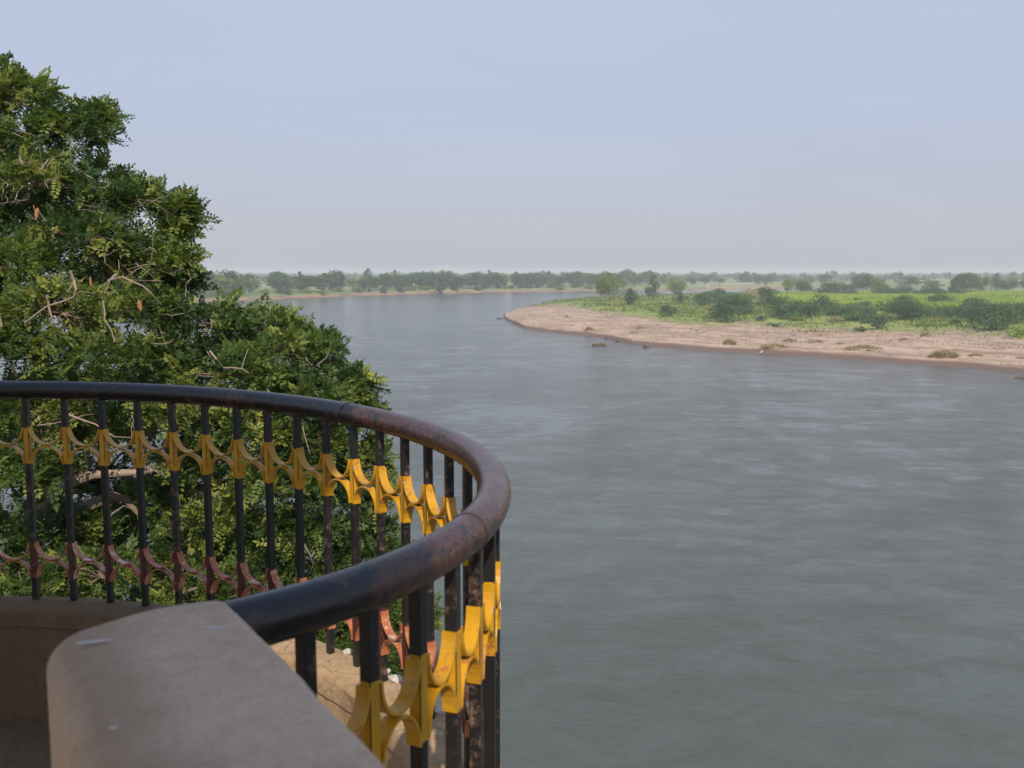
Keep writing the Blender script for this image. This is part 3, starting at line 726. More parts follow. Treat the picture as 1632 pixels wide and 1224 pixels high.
# two thick limbs seen between the bars
for pts_, dep, r_, mt in (([(60, 790), (105, 772), (150, 756), (190, 754), (232, 752), (300, 735)], 9.8, .055, M_TWIG), ([(-60, 900), (30, 860), (80, 835), (130, 812), (180, 790), (200, 796), (230, 830)], 10.2, .085, M_BARK), ([(128, 765), (135, 745), (148, 728)], 9.8, .05, M_BARK), ([(-40, 890), (10, 850), (60, 815), (90, 790)], 10.4, .07, M_BARK)):
    pp = px_path(pts_, dep, .02); n_ = len(pp)
    MB().tube(pp, [r_ * (1 - .8 * (i / (n_ - 1)) ** 2) for i in range(n_)], 9).build('limb', mt, tree, True)
for px, py, dep in ((54, 327, 9.9), (60, 331, 9.9), (144, 441, 9.4), (221, 478, 9.5), (64, 405, 9.6)):
    d = MB(); q = random.uniform(-.3, .3); rg = []
    for i in range(6):
        u = i / 5; ww = .022 * math.sin(math.pi * (.08 + .88 * u)); rg.append([(-ww, 0, -.12 * u), (0, .008, -.12 * u), (ww, 0, -.12 * u), (0, -.004, -.12 * u)])
    o = d.loft(rg).build('dry_leaf', M_DRY, tree, True); o.location = atd(px, py, dep) - TO; o.rotation_euler = (random.uniform(-.4, .4), q, random.uniform(0, 3))

# ---- distant foliage: leaf-clump quads spread through lobes
def lobes_foliage(lobes, per_area, size, rng, spread=.42, flat=1.0, tint=(.35, .22)):
    Cs, As, Bs, Ts = [], [], [], []
    for (cx, cy, cz, rx, ry, rz) in lobes:
        n = max(20, int(per_area * (rx * ry + rx * rz + ry * rz)))
        d = rdir(n, rng); d[:, 2] = np.where(rng.random(n) < .7, d[:, 2], np.abs(d[:, 2]))
        rr_ = (1 - spread * rng.random(n) ** 1.5) * (1 + rng.normal(size=n) * .07)
        P = np.array([cx, cy, cz]) + d * np.array([rx, ry, rz]) * rr_[:, None]
        nrm = unit(d * [1, 1, flat] + np.array([0, 0, .35]) + rng.normal(size=(n, 3)) * .5)
        a = unit(np.cross(nrm, rng.normal(size=(n, 3)))); b = np.cross(nrm, a)
        s = size * rng.uniform(.55, 1.35, n)
        Cs.append(P - a * s[:, None] * .5); As.append(a * s[:, None]); Bs.append(b * s[:, None] * .38)
        Ts.append(np.clip(rng.normal(tint[0] + rng.normal() * tint[1] * .6, tint[1] * .6, n), 0, 1))
    V, F = quads_from(np.concatenate(Cs), np.concatenate(As), np.concatenate(Bs))
    return V, F, np.repeat(np.concatenate(Ts), 4)
M_TREE = leaf_mat('far_tree_leaves', (0.042, 0.080, 0.020), (0.085, 0.140, 0.032), (0.175, 0.220, 0.048), .3, .7, .1)
M_OLIVE = leaf_mat('olive_tree_leaves', (0.12, 0.155, 0.026), (0.21, 0.25, 0.038), (0.34, 0.34, 0.06), .3, .7, .1)
M_BUSH = leaf_mat('thorn_bush_leaves', (0.042, 0.090, 0.034), (0.085, 0.165, 0.056), (0.155, 0.245, 0.080), .3, .7, .1)
M_CROP = leaf_mat('sugarcane_leaves', (0.19, 0.27, 0.025), (0.33, 0.45, 0.045), (0.48, 0.54, 0.09), .35, .6, .15)
M_STRAW = leaf_mat('dry_grass_blades', (0.19, 0.17, 0.075), (0.36, 0.29, 0.15), (0.55, 0.42, 0.26), .3, .8, .05)
M_GRASS = leaf_mat('bank_grass_blades', (0.085, 0.125, 0.022), (0.17, 0.22, 0.035), (0.32, 0.30, 0.09), .25, .8, .05)
M_TRUNK = simple('far_trunk_bark', (0.17, 0.13, 0.10), .9, .3, 3)

def gz(x, y): return float(bank_height(np.array([x]), np.array([y]))[0])
def tree_meshes(seed, wd, ht, shape, size=.5, per=9, tint=(.4, .25)):
    """crown and trunk meshes with the foot at the origin"""
    rg = np.random.default_rng(seed); L = []; hw = wd / 2
    if shape == 'round':
        for i in range(22):
            v = rg.normal(size=3); v = v / np.linalg.norm(v) * rg.uniform(.25, 1) ** .5; rr = hw * rg.uniform(.26, .40)
            L.append((v[0] * hw * .66, v[1] * hw * .66, ht * (.50 + .33 * v[2]), rr, rr, min(rr, .19 * ht)))
        tz = .4
    elif shape == 'oval':
        for i in range(14):
            a = rg.uniform(0, 6.28); z = .16 + .70 * (i + .5) / 14; env = math.sin(math.pi * min(1, (z + .12) ** .8)) ** .6
            q = rg.uniform(.1, .5) * env; rr = hw * rg.uniform(.42, .62) * env; L.append((math.cos(a) * hw * q, math.sin(a) * hw * q, z * ht, rr, rr, rr * .8))
        tz = .3
    elif shape == 'wide':
        for i in range(16):
            a = rg.uniform(0, 6.28); q = rg.uniform(.1, .72); z = rg.uniform(.42, .82) - .12 * q
            rr = hw * rg.uniform(.22, .36); L.append((math.cos(a) * hw * q, math.sin(a) * hw * q, z * ht, rr * 1.15, rr * 1.15, rr * .62 * ht / wd * 1.3))
        tz = .5
    else:                                        # low thicket
        for i in range(17):
            a = rg.uniform(0, 6.28); q = rg.uniform(0, .80); z = rg.uniform(.12, .80) * (1 - .45 * q * q)
            rr = hw * rg.uniform(.24, .40); L.append((math.cos(a) * hw * q, math.sin(a) * hw * q, z * ht, rr, rr, min(rr, ht * .30)))
        tz = .3
    V, F, T = lobes_foliage(L, per / size ** 2 * .30, size, rg, tint=tint)
    V[:, 2] = np.maximum(V[:, 2], .02)
    cm = mesh_np('crown', V, F, {'tint': T})
    t = MB(); lean = rg.normal(size=2) * .04 * ht
    base = Vector((0, 0, -.3)); fork = Vector((lean[0], lean[1], tz * ht * .7))
    t.tube([base, base.lerp(fork, .5) + Vector((.02, .02, 0)) * ht, fork], [.030 * ht, .022 * ht, .018 * ht], 6)
    for l in L[:6]: t.tube([fork, fork.lerp(Vector(l[:3]), .6) + Vector((0, 0, .03 * ht)), Vector(l[:3])], [.014 * ht, .009 * ht, .005 * ht], 5)
    return cm, t.mesh('trunk', True)
def grow(name, label, cat, group, px, py, pw, ph, shape, mat, seed, size=.5, z=None, rz=None, per=9, tint=(.4, .25), lean=0.0):
    zz = 2.4 if z is None else z
    for _ in range(4):
        p = at(px, py, zz)
        if z is None: zz = gz(p.x, p.y)
    s = p.y / F_PX; cm, tm = tree_meshes(seed, pw * s, ph * s, shape, size, per, tint)
    cm.materials.append(mat); tm.materials.append(M_TRUNK)
    t = empty(name, (p.x, p.y, zz - .05), rz or 0); tag(t, label, cat, group)
    c = link('crown', cm, t); link('trunk', tm, t)
    if lean: t.rotation_euler = (0, lean, 0)
    return t
TG, BG, HG = 'trees on the point of the sandbank', 'thorn bushes on the grassy bank', 'trees and bushes in the hedge behind the cane field'
SIZE = .55
grow('leaning_tree', 'broad leaning olive tree on the tip of the grassy point', 'tree', TG, 971, 480, 68, 47, 'round', M_OLIVE, 101, .6, tint=(.35, .25))
grow('small_tree', 'small dull green tree between the leaning tree and the tall oval tree', 'tree', TG, 1005, 486, 36, 31, 'oval', M_TREE, 102, .6)
grow('oval_tree', 'tall dense oval tree standing alone on the grassy point', 'tree', TG, 1040, 480, 33, 47, 'oval', M_TREE, 103, .6, tint=(.45, .2))
grow('round_tree', 'yellowish round topped tree right of the tall oval tree', 'tree', TG, 1075, 470, 46, 31, 'round', M_OLIVE, 104, .6)
for i, (px, py, pw, ph, shp, mt, lab) in enumerate((
    (1064, 508, 32, 17, 'low', M_BUSH, 'lone dark bush at the lower edge of the grass below the oval tree'),
    (1085, 483, 24, 20, 'low', M_TREE, 'small bush under the yellowish round topped tree'),
    (1119, 487, 36, 20, 'low', M_BUSH, 'bush at the foot of the white pole'),
    (1156, 511, 60, 28, 'low', M_BUSH, 'wide bush at the lower left end of the thorn thicket'),
    (1182, 500, 76, 32, 'low', M_BUSH, 'largest bush in the left half of the thorn thicket'),
    (1146, 482, 40, 22, 'low', M_BUSH, 'bush just right of the white pole, behind the thicket'),
    (1208, 476, 36, 18, 'low', M_STRAW, 'reddish brown bush at the left end of the cane field'),
    (1224, 485, 42, 28, 'low', M_TREE, 'tall olive green bush at the near left corner of the cane field'),
    (1243, 503, 62, 30, 'low', M_BUSH, 'rounded bush in the middle of the thorn thicket'),
    (1287, 506, 38, 25, 'low', M_BUSH, 'dark upright bush in front of the cane field, lower of two'),
    (1312, 494, 44, 27, 'low', M_BUSH, 'dark bush that cuts into the lower edge of the cane field'),
    (1350, 504, 62, 22, 'low', M_BUSH, 'flat spreading bush below the middle of the cane field'),
    (1386, 509, 44, 16, 'low', M_BUSH, 'low light green bush beside the spreading bush'),
    (1404, 524, 32, 22, 'low', M_BUSH, 'small round bush lowest on the slope, near the sand'),
    (1372, 527, 20, 8, 'low', M_TREE, 'tiny bush on the sand edge left of the lowest round bush'),
    (1443, 508, 84, 32, 'low', M_BUSH, 'broad dark bush left of the footpath gap'),
    (1440, 483, 38, 14, 'low', M_TREE, 'dark bush standing inside the cane field'),
    (1498, 486, 40, 20, 'low', M_BUSH, 'bush above the footpath gap at the cane edge'),
    (1532, 505, 84, 20, 'low', M_BUSH, 'long low bush right of the footpath gap'),
    (1521, 513, 24, 9, 'low', M_BUSH, 'small flat bush below the footpath gap'),
    (1586, 523, 92, 40, 'low', M_BUSH, 'biggest dark bush near the right edge of the photo'),
    (1560, 497, 62, 24, 'low', M_BUSH, 'bush behind the biggest bush at the right'),
    (1625, 509, 70, 30, 'low', M_BUSH, 'bush cut by the right edge above the reeds'),
    (1626, 536, 32, 20, 'low', M_CROP, 'clump of green reeds by the sand at the right edge'),
    (1268, 514, 30, 10, 'low', M_GRASS, 'low light green shrub below the middle of the thicket'),
    (1330, 513, 26, 9, 'low', M_STRAW, 'low brownish shrub on the bare patch of the slope'))):
    grow('thorn_bush', lab, 'bush', BG, px, py + 1, pw * 1.28, ph * 1.06, shp, mt, 200 + i, .40 if ph > 12 else .3, per=9, tint=(.42, .28))
LOWB = []
for i in range(5):
    cm, tm = tree_meshes(260 + i, 4.6, 2.0, 'low', .34, 9, (.55, .28)); cm.materials.append(M_BUSH if i < 4 else M_OLIVE); tm.materials.append(M_TRUNK); LOWB.append((cm, tm))
rng = np.random.default_rng(77); nb_ = 0
while nb_ < 64:
    px, py = rng.uniform(1130, 1640), rng.uniform(482, 517)
    if py > 505 and px < 1210: continue
    p = at(px, py, 2.4)
    if fbm(np.array([p.x * .06]), np.array([p.y * .03]), 90)[0] < .42: continue
    cm, tm = LOWB[int(rng.integers(0, 5))]; s_ = rng.uniform(.55, 1.25); z = gz(p.x, p.y)
    t = empty('thorn_bush', (p.x, p.y, z - .05), rng.uniform(0, 6)); t.scale = (s_ * 1.15, s_, s_ * rng.uniform(.7, 1.1))
    tag(t, 'low scrub bush filling the thorn thicket, %s' % zone(p.x, p.y, ZS), 'bush', 'low scrub of the thorn thicket'); link('crown', cm, t); link('trunk', tm, t); nb_ += 1
for i, (px, py, pw, ph, shp, mt, lab) in enumerate((
    (1255, 468, 28, 27, 'round', M_OLIVE, 'leftmost yellowish tree of the hedge behind the cane'),
    (1280, 468, 42, 23, 'round', M_TREE, 'second hedge tree, dark and round, right of the yellowish one'),
    (1330, 471, 76, 22, 'low', M_TREE, 'long low hedge bush behind the left part of the cane'),
    (1380, 466, 54, 33, 'round', M_TREE, 'tall dark hedge tree in the middle of the far cane edge'),
    (1401, 468, 40, 25, 'round', M_OLIVE, 'lighter hedge tree just right of the tall dark one'),
    (1425, 472, 84, 20, 'low', M_BUSH, 'dark hedge bush behind the middle of the cane field'),
    (1453, 460, 44, 21, 'wide', M_TREE, 'flat topped tree behind the hedge left of the white post'),
    (1486, 460, 48, 15, 'wide', M_TREE, 'low tree behind the white post'),
    (1482, 473, 74, 18, 'low', M_BUSH, 'dark hedge bush in front of the white post'),
    (1520, 472, 40, 22, 'low', M_TREE, 'hedge bush left of the big right hand tree clump'),
    (1540, 470, 60, 38, 'round', M_TREE, 'largest tree of the clump at the right end of the hedge'),
    (1562, 468, 40, 35, 'round', M_OLIVE, 'middle tree of the clump at the right end of the hedge'),
    (1588, 464, 32, 32, 'oval', M_TREE, 'slender tree of the clump at the right end of the hedge'),
    (1608, 465, 42, 24, 'round', M_TREE, 'last low tree of the hedge clump on its right'),
    (1634, 464, 26, 22, 'round', M_TREE, 'tree cut by the right edge beyond the cane'),
    (1187, 452, 30, 20, 'round', M_TREE, 'lone bluish round tree far beyond the low white wall'))):
    grow('hedge_tree' if shp != 'low' else 'hedge_bush', lab, 'tree' if shp != 'low' else 'bush', HG, px, py, pw, ph, shp, mt, 300 + i, .6, z=(3.0 if i < 15 else 3.2))

# ---- trees of the far bank, each a thing of its own, and the woods beyond
PROTO = []
for i, (sh, mt, wd, ht) in enumerate((('round', M_TREE, 12, 11), ('round', M_TREE, 10, 12), ('wide', M_TREE, 15, 10), ('oval', M_TREE, 8, 12), ('round', M_OLIVE, 11, 10), ('low', M_TREE, 10, 5), ('low', M_OLIVE, 9, 4.5))):
    cm, tm = tree_meshes(400 + i, wd, ht, sh, .85, 8); cm.materials.append(mt); tm.materials.append(M_TRUNK); PROTO.append((cm, tm, sh, ht))
def palm_meshes():
    t = MB(); t.tube([(0, 0, -.2), (.25, 0, 4), (.35, 0, 8.5)], [.2, .16, .13], 6)
    rg = np.random.default_rng(5); Cs, As, Bs = [], [], []
    for k in range(16):
        a = 6.28 * k / 16 + rg.normal() * .1; el = rg.uniform(-.1, .9); p = np.array([.35, 0, 8.5])
        for j in range(5):
            d = np.array([math.cos(a) * math.cos(el), math.sin(a) * math.cos(el), math.sin(el)]); s = np.array([-math.sin(a), math.cos(a), 0])
            Cs.append(p); As.append(d * .75); Bs.append(s * .28 + np.array([0, 0, .05])); p = p + d * .6; el -= .38
    V, F = quads_from(np.array(Cs), np.array(As), np.array(Bs))
    return mesh_np('crown', V, F, {'tint': np.full(len(V), .4)}), t.mesh('trunk', True)
pc, pt = palm_meshes(); pc.materials.append(M_OLIVE); pt.materials.append(M_TRUNK)
rng = np.random.default_rng(23)
FG = 'trees along the far river bank'
def far_z(x, y): return float(far_height(np.array([x]), np.array([y - float(yfar(x))]))[0])
def plant(pi, x, y, s, lab, group, z=None):
    cm, tm, sh, ht = PROTO[pi]; name = 'bank_bush' if sh == 'low' else 'bank_tree'
    zz = far_z(x, y) if z is None else z
    t = empty(name, (x, y, zz - .1), rng.uniform(0, 6.28)); t.scale = (s * rng.uniform(1.0, 1.6), s * rng.uniform(1.0, 1.4), s * rng.uniform(.8, 1.12))
    tag(t, lab, 'bush' if sh == 'low' else 'tree', group); link('crown', cm, t); link('trunk', tm, t); return t
LB = 'hazy low bush on the clay edge of the far bank'
KIND = ['round green', 'tall green', 'wide flat green', 'slim green', 'olive', 'low green', 'low olive']
row = []
for x in np.linspace(-215, 105, 105):                                    # first belt
    if rng.random() < .14: continue
    xx = x + rng.normal() * 2.5; y = float(yfar(xx)) + rng.uniform(22, 70); row.append((xx, y, 1 if y < 0 else rng.uniform(.75, 1.3), int(rng.choice([0, 1, 2, 3, 4, 0, 1]))))
for x in np.linspace(-225, 130, 80):                                    # second belt
    if rng.random() < .2: continue
    xx = x * 1.15 + rng.normal() * 4; y = float(yfar(xx)) + rng.uniform(90, 260); row.append((xx, y, rng.uniform(.9, 1.4), int(rng.choice([0, 1, 2, 3, 4]))))
for x in np.linspace(-230, 120, 60):
    xx = x * 1.05 + rng.normal() * 3; row.append((xx, float(yfar(xx)) + rng.uniform(60, 130), rng.uniform(.75, 1.15), int(rng.choice([0, 2, 4, 0]))))
for xx, y, s, pi in row:
    back = y - float(yfar(xx)) > 80
    plant(pi, xx, y, s, 'hazy %s tree, %s of far bank, %s' % (KIND[pi], 'back' if back else 'front', zone(xx, y, ZB)), FG)
for x in np.linspace(-200, 80, 44):
    xx = x + rng.normal() * 4; y = float(yfar(xx)) + rng.uniform(9, 34); plant(int(rng.choice([5, 6, 5])), xx, y, rng.uniform(.45, .95), 'hazy low bush on the far clay edge %s' % zone(xx, y, ZB), 'bushes on the far clay edge')
p = at(703, 462, 2.8); plant(0, p.x, p.y, 1.55, 'largest dark round tree of the far bank, beside the faint pale building', FG); plant(1, p.x + 10, p.y + 6, 1.2, 'broad tree touching the largest dark round tree of the far bank', FG)
p = at(345, 468, 2.6); plant(2, p.x, p.y, 1.25, 'wide tree at the left end of the far bank, next to the big near tree', FG)
for px, py, s in ((432, 452, 1.0), (455, 452, .95), (556, 450, .9), (567, 451, 1.0), (628, 452, 1.0), (637, 451, 1.1), (648, 452, .95), (884, 456, .9), (898, 455, 1.0), (912, 456, 1.05), (925, 456, .9), (470, 450, .9), (842, 455, .9)):
    p = at(px, py, 3.2); t = empty('palm_tree', (p.x, p.y, 2.9), rng.uniform(0, 6)); t.scale = (s * 1.2,) * 3
    tag(t, 'hazy palm among the far bank trees, %s' % zone(p.x, p.y, ZB), 'palm', 'palms on the far bank'); link('crown', pc, t); link('trunk', pt, t)
# mid-distance trees on the right, beyond the sandbank
MG = 'scattered trees on the plain beyond the sandbank'
for k in range(120):
    y = rng.uniform(820, 1700); x = rng.uniform(60, .56 * y); 
    if y < float(yfar(x)) + 15: continue
    k_ = int(rng.choice([0, 1, 2, 3, 4]))
    plant(k_, x, y, rng.uniform(.7, 1.25), 'hazy %s tree on the far plain %s' % (KIND[k_], zone(x, y, ZP)), MG)
# far woods: one mass
lob = []
for k in range(2600):
    y = 1100 * (1 + 5.5 * rng.random() ** 1.6); x = rng.uniform(-.62, .62) * y
    if y < float(yfar(x)) + 250: continue
    wd = rng.uniform(4, 9) * (1 + (y / 4000)); lob.append((x, y, 3.2 + rng.uniform(2.0, 4.5), wd, wd * .7, rng.uniform(2.8, 5.0)))
Cs, As, Bs, Ts = [], [], [], []
lob = np.array(lob); nl = 46
d = rdir(len(lob) * nl, rng); L_ = np.repeat(lob, nl, 0); P = L_[:, :3] + d * L_[:, 3:] * rng.uniform(.55, 1.05, (len(d), 1)); P[:, 2] = np.maximum(P[:, 2], 3.0)
nrm = unit(d + rng.normal(size=d.shape) * .6); a = unit(np.cross(nrm, rng.normal(size=d.shape))); b = np.cross(nrm, a); s = 2.4 * rng.uniform(.6, 1.3, (len(d), 1))
V_, F_ = quads_from(P - a * s * .5, a * s, b * s * .42)
fw = link('far_woods', mesh_np('far_woods', V_, F_, {'tint': np.repeat(np.clip(np.repeat(rng.normal(.4, .2, len(lob)), nl) + rng.normal(size=len(d)) * .1, 0, 1), 4)}), None, [M_TREE])
tag(fw, 'hazy distant woods along the horizon', None, None, 'stuff')

# ---- ground cover on the sandbank: cane, grass, dry tussocks
def blades(P, h, spread, rng, k=5, wid=.05, tint=(.5, .2)):
    n = len(P); PP = np.repeat(P, k, 0); hh_ = np.repeat(h, k) * rng.uniform(.6, 1.15, n * k); m = n * k
    ang = rng.uniform(0, 6.28, m); el = rng.uniform(.15, spread, m)
    D = np.stack([np.cos(ang) * np.sin(el), np.sin(ang) * np.sin(el), np.cos(el)], -1)
    S = np.stack([-np.sin(ang), np.cos(ang), np.zeros(m)], -1)
    V, F = quads_from(PP, D * hh_[:, None], S * (hh_ * wid)[:, None])
    T = np.repeat(np.clip(np.repeat(rng.normal(tint[0], tint[1], n), k) + rng.normal(size=m) * .06, 0, 1), 4)
    return V, F, T
def in_cane(x, y):
    g = y - yg(x); return (g > 95 + 12 * np.sin(x * .07)) & (y < 560 - .1 * x) & (x > 120 - (y - 330) * -.12) & (x > 95)
rng = np.random.default_rng(31)
xx = rng.uniform(100, 420, 60000); yy = rng.uniform(270, 560, 60000)
c0 = at(1238, 470, 3); c1 = at(1236, 489, 3)
keep = (xx > np.interp(yy, [c1.y, c0.y], [c1.x, c0.x])) & (yy > np.interp(xx, [100, 125, 150, 190, 420], [400, 345, 305, 285, 240])) & (yy < np.interp(xx, [100, 170, 260, 420], [520, 540, 600, 640])) & (xx < yy * .56)
xx, yy = xx[keep], yy[keep]; xx = np.round(xx / 1.5) * 1.5 + rng.normal(size=len(xx)) * .25
zz = bank_height(xx, yy)
V_, F_, T_ = blades(np.stack([xx, yy, zz], -1), 1.9 * (.75 + .5 * fbm(xx * .03, yy * .03, 61)) , .75, rng, 5, .10, (.55, .2))
T_ = np.clip(T_ + np.repeat(np.repeat(fbm(xx * .02, yy * .025, 62) - .47, 5), 4) * 1.1, 0, 1)
cf = link('cane_field', mesh_np('cane_field', V_, F_, {'tint': T_}), None, [M_CROP]); tag(cf, 'bright green sugarcane field behind the thorn bushes', None, None, 'stuff')
print('cane', len(xx))
n_ = 90000
yy = 150 + 430 * rng.random(n_) ** 1.4; xx = rng.uniform(0, .58, n_) * yy
g = yy - yg(xx); dens = sstep(2, 60, g + (fbm(xx * .09, yy * .09, 3) - .5) * 110) * sstep(3, 12, yb(xx) - yy)
keep = (rng.random(n_) < dens * (.35 + .9 * fbm(xx * .15, yy * .15, 64))) & (yy > yf(xx) + 10)
xx, yy, g = xx[keep], yy[keep], g[keep]
V_, F_, T_ = blades(np.stack([xx, yy, bank_height(xx, yy)], -1), rng.uniform(.25, .65, len(xx)) * (1 + .6 * fbm(xx * .1, yy * .1, 66)), 1.1, rng, 4, .16, (.45, .2))
T_ = np.clip(T_ + np.repeat(np.repeat(fbm(xx * .05, yy * .05, 67) - .47, 4), 4) * 1.4, 0, 1)
gr = link('bank_grass', mesh_np('bank_grass', V_, F_, {'tint': T_}), None, [M_GRASS]); tag(gr, 'rough green grass on the slope above the sand', None, None, 'stuff')
print('grass', len(xx))
# dry weed hummocks on the beach
TU = 'dry weed hummocks on the beach'
for i, (px, py, pw, ph, lab) in enumerate((
    (1505, 570, 46, 14, 'largest dry olive weed hummock, low on the beach near the right edge'), (1555, 569, 28, 8, 'smaller brown weed patch right of the largest hummock'),
    (1163, 549, 22, 10, 'rounded green hummock on the beach below the thicket'), (1234, 554, 44, 8, 'ragged reddish weed heap in the middle of the beach'),
    (1258, 545, 22, 6, 'small weed tuft just above the ragged reddish heap'), (1302, 546, 30, 6, 'flat dry weed strip high on the beach'),
    (1375, 558, 60, 9, 'long flat weed strip on the beach right of its middle'), (1190, 557, 12, 4, 'tiny weed tuft left of the ragged reddish heap, near the water'),
    (1412, 568, 10, 3, 'tiny dark clod low on the beach, right of the long flat strip'), (1626, 573, 18, 6, 'weed tuft cut by the right edge of the photo'),
    (939, 527, 16, 7, 'weed hummock on the narrow part of the beach towards the tip'), (1020, 524, 16, 5, 'small weed tuft high on the beach below the lone bush'),
    (1010, 535, 16, 4, 'flat weed tuft close to the water at the narrow beach'), (1440, 543, 14, 5, 'brown clod high on the beach above the largest hummock'),
    (903, 509, 8, 4, 'dark clod nearest to the tip of the beach'), (1340, 552, 16, 4, 'thin dry tuft between the flat strips'), (1475, 536, 18, 7, 'weedy mound at the foot of the grass slope'))):
    z = .9
    for _ in range(5): p = at(px, py, z); z = gz(p.x, p.y)
    s = p.y / F_PX; wv, hv = pw * s, ph * s; rg = np.random.default_rng(500 + i); n = int(30 + pw * 3.2)
    a = rg.uniform(0, 6.28, n); q = rg.random(n) ** .6; ex = np.cos(a) * q * wv / 2; ey = np.sin(a) * q * wv * .35
    ez = hv * .45 * (1 - q ** 2)
    V_, F_, T_ = blades(np.stack([ex, ey, ez - .05], -1), np.full(n, hv * .6), 1.25, rg, 4, .10, (.65, .28))
    t = empty('weed_hummock', (p.x, p.y, z)); tag(t, lab, 'weed clump', TU); link('blades', mesh_np('blades', V_, F_, {'tint': T_}), t, [M_STRAW])
    b = bmesh.new(); bmesh.ops.create_icosphere(b, subdivisions=2, radius=1)
    for v in b.verts: v.co = Vector((v.co.x * wv * .40, v.co.y * wv * .26, v.co.z * hv * .32)) * (1 + random.uniform(-.15, .15))
    me = bpy.data.meshes.new('mound'); b.to_mesh(me); b.free(); link('mound', me, t, [simple('mound_soil', (0.36, 0.26, 0.17), .95, .4, 2)] if i == 0 else [bpy.data.materials['mound_soil']])
n_ = 26000; yy = 140 + 260 * rng.random(n_) ** 1.2; xx = rng.uniform(-3, 150, n_); ff = yy - yf(xx); g = yy - yg(xx)
cl = fbm(xx * .10 + 5, yy * .055, 91); rt = xx * .72 - yy * .69; rn = xx * .69 + yy * .72; ln_ = fbm(rt * .02, rn * .16, 92)
keep = (ff > 6) & (g < 22) & (xx < yy * .56) & (rng.random(n_) < np.clip((cl - .49) * 3.0, 0, 1) + np.clip((ln_ - .53) * 3.0, 0, 1) + .02)
xx, yy = xx[keep], yy[keep]
V_, F_, T_ = blades(np.stack([xx, yy, bank_height(xx, yy) - .02], -1), rng.uniform(.12, .45, len(xx)), 1.35, rng, 4, .24, (.34, .3))
bl = link('beach_litter', mesh_np('beach_litter', V_, F_, {'tint': T_}), None, [M_STRAW]); tag(bl, 'scattered dry weed and debris on the sand', None, None, 'stuff')
print('litter', len(xx))
# weed raft and stone in the water
p = at(955, 551, 0); rg = np.random.default_rng(9); n = 160
a = rg.uniform(0, 6.28, n); q = rg.random(n) ** .6
V_, F_, T_ = blades(np.stack([np.cos(a) * q * 1.5, np.sin(a) * q * .8, .3 * (1 - q)], -1), np.full(n, .45), 1.3, rg, 5, .14, (.3, .25))
t = empty('weed_raft', (p.x, p.y, 0)); tag(t, 'brown clump of dead weed stranded in the shallow water off the beach', 'weed clump'); link('blades', mesh_np('blades', V_, F_, {'tint': T_}), t, [M_STRAW])
MB().tube([(-1.6, 0, .02), (-.3, .1, .3), (1.1, -.1, .25), (1.8, 0, .05)], [.07, .12, .10, .04], 6).build('branch', M_BARK, t, True)
def stone(name, lab, p, sx, sy, sz, mat, group=None):
    b = bmesh.new(); bmesh.ops.create_icosphere(b, subdivisions=3, radius=1)
    for v in b.verts:
        k = 1 + (float(fbm(np.array([v.co.x * 1.7 + p.x]), np.array([v.co.y * 1.7 + v.co.z * 2.1]), 71)[0]) - .47) * .9; v.co = Vector((v.co.x * sx, v.co.y * sy, v.co.z * sz)) * k
    me = bpy.data.meshes.new(name); b.to_mesh(me); b.free(); o = link(name, me, None, [mat]); o.location = p; tag(o, lab, 'rock', group); return o
M_ROCK = simple('dark_river_rock', (0.13, 0.09, 0.07), .85, .4, 2)
stone('rock', 'dark flat rock in the water at the right edge of the photo', at(1630, 602, .05), 1.1, .7, .32, M_ROCK)
stone('rock', 'small dark rock in the water off the tip of the point', at(797, 508, .05), 1.2, .8, .35, M_ROCK)
for i, (px, py) in enumerate(((968, 539), (985, 543), (1030, 552), (905, 527), (862, 523))):
    stone('rock', ('rounded brown stone at the waterline below the weed hummock', 'second brown stone along the waterline right of the stranded weed', 'brown stone at the waterline where the narrow beach widens', 'brown stone at the waterline left of the stranded weed', 'brown stone at the waterline nearest the tip')[i], at(px, py, .15), .7, .5, .3, M_ROCK, 'stones at the waterline')

# ---- small built things far off
M_WHITE = simple('white_limewash', (0.78, 0.76, 0.72), .8, .08, 1); M_PALE = simple('pale_rose_wash', (0.56, 0.44, 0.40), .8, .1, 1); M_GREYW = simple('weathered_limewash', (0.42, 0.41, 0.37), .8, .2, 1); M_PINK = simple('pink_limewash', (0.62, 0.26, 0.22), .8, .1, 1); M_TILE = simple('red_tile', (0.40, 0.12, 0.08), .8, .2, 1)
M_HOLE = simple('dark_opening', (0.02, 0.02, 0.02), .9); M_POLE = simple('pale_pole', (0.62, 0.60, 0.55), .7, .1, 2)
def pole(px, py, ph, z, lab, arm=True, r=.11):
    p = at(px, py, z); h = ph * p.y / F_PX; t = empty('utility_pole', (p.x, p.y, z - .2)); tag(t, lab, 'pole', 'poles on the sandbank')
    MB().tube([(0, 0, 0), (0, 0, h * .5), (.03, 0, h + .2)], [r, r * .9, r * .7], 8).build('shaft', M_POLE, t)
    if arm:
        MB().box((-.7, -.05, h - .45), (.7, .05, h - .32)).build('crossarm', M_POLE, t)
        for x in (-.6, 0, .6): MB().tube([(x, 0, h - .32), (x, 0, h - .12)], .05, 6).build('insulator', M_WHITE, t)
pole(1127, 476, 24, 2.6, 'white pole with a small crossarm beside the bushes on the sandbank', True, .20)
pole(1121, 477, 17, 2.6, 'thin pale post just left of the white pole', False, .09)
pole(1473, 460, 12, 3.0, 'short white post in front of the flat topped hedge tree', False, .17)
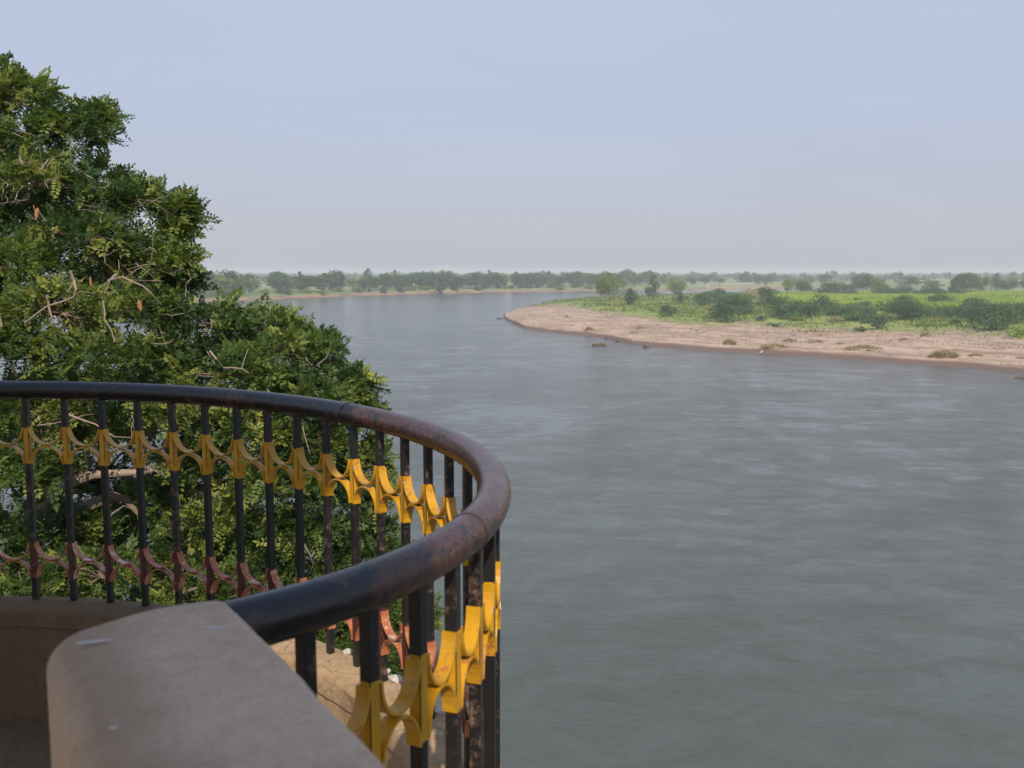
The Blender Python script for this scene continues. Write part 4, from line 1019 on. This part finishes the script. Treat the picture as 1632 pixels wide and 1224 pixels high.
def cottage(px, py, pw, ph, z, lab, mat, roof, name='cottage'):
    p = at(px, py, z); s = p.y / F_PX; wv, hv = pw * s, ph * s; t = empty(name, (p.x, p.y, z)); tag(t, lab, 'house', 'far houses')
    MB().box((-wv / 2, -3, 0), (wv / 2, 3, hv * .72)).build('wall', mat, t)
    MB().loft([[(-wv / 2 - .4, -3.5, hv * .72), (-wv / 2 - .4, 3.5, hv * .72), (-wv / 2 - .4, 0, hv)], [(wv / 2 + .4, -3.5, hv * .72), (wv / 2 + .4, 3.5, hv * .72), (wv / 2 + .4, 0, hv)]]).build('roof', roof, t)
    MB().box((-.6, -3.06, 0), (.6, -2.99, hv * .5)).build('door', M_HOLE, t)
    for x in (-.3, .3): MB().box((x * wv - .5, -3.06, hv * .28), (x * wv + .5, -2.99, hv * .52)).build('window', M_HOLE, t)
cottage(1109, 445, 10, 5.5, 3.2, 'pink house far beyond the point between two white ones', M_PINK, M_TILE)
cottage(1091, 444, 16, 3.5, 3.2, 'long low white house left of the far pink house', M_WHITE, M_WHITE)
cottage(1121, 444, 9, 4.5, 3.2, 'small white house right of the far pink house', M_WHITE, M_WHITE)
cottage(430, 452, 12, 6, 3.0, 'ochre house half hidden by palms on the far bank', simple('ochre_wash', (0.45, 0.28, 0.14), .8, .1, 1), M_TILE)
p = at(1175, 453, 3.0); t = empty('boundary_wall', (p.x, p.y, 2.9)); tag(t, 'long low white wall on the plain beyond the sandbank', 'wall')
for k in range(5): MB().box((-14 + k * 5.6, -.2, 0), (-14 + k * 5.6 + 5.4, .2, .9)).build('panel', M_GREYW, t)
# pale tower at the horizon
p = atd(718, 434, 4200); t = empty('far_tower', (p.x, p.y, 3.0)); tag(t, 'faint pinkish building on the horizon above the far bank', 'building')
for i, (x, wv, hv) in enumerate(((-46, 36, 30), (-11, 30, 38), (20, 30, 31), (50, 28, 22))): MB().box((x - wv / 2 + .2, -10, 0), (x + wv / 2 - .2, 10, hv)).build('block', M_PALE, t)
# white egret at the waterline
p = at(1213, 566, .12); t = empty('egret', (p.x, p.y, .12)); tag(t, 'small white wading bird standing at the edge of the water', 'bird')
e = MB(); e.tube([(-.30, 0, .42), (-.12, 0, .52), (.06, 0, .58), (.16, 0, .66), (.14, 0, .80), (.20, 0, .90), (.27, 0, .90)], [.015, .10, .11, .06, .032, .042, .02], 8)
e.build('body', M_WHITE, t, True); MB().tube([(.26, 0, .90), (.40, 0, .87)], [.016, .004], 5).build('beak', simple('yellow_beak', (.5, .35, .05), .5), t)
for y in (-.05, .05): MB().tube([(0, y, .5), (.02, y, .25), (0, y, -.02)], .014, 5).build('leg', M_HOLE, t)

# ------------------------------------------------------------------ air
hv = bpy.data.materials.new('haze_air'); hv.use_nodes = True; ht = hv.node_tree; ht.nodes.clear()
vo = ht.nodes.new('ShaderNodeVolumePrincipled'); vo.inputs['Density'].default_value = HAZE_DENSITY; vo.inputs['Color'].default_value = (*HAZE_COLOR, 1); vo.inputs['Anisotropy'].default_value = 0.0
oo = ht.nodes.new('ShaderNodeOutputMaterial'); ht.links.new(vo.outputs[0], oo.inputs['Volume'])
hz = MB().box((-9400, -9400, -3), (9400, 9400, 27)).build('haze', hv); tag(hz, 'pale haze lying over the river and the plain', None, None, 'stuff')
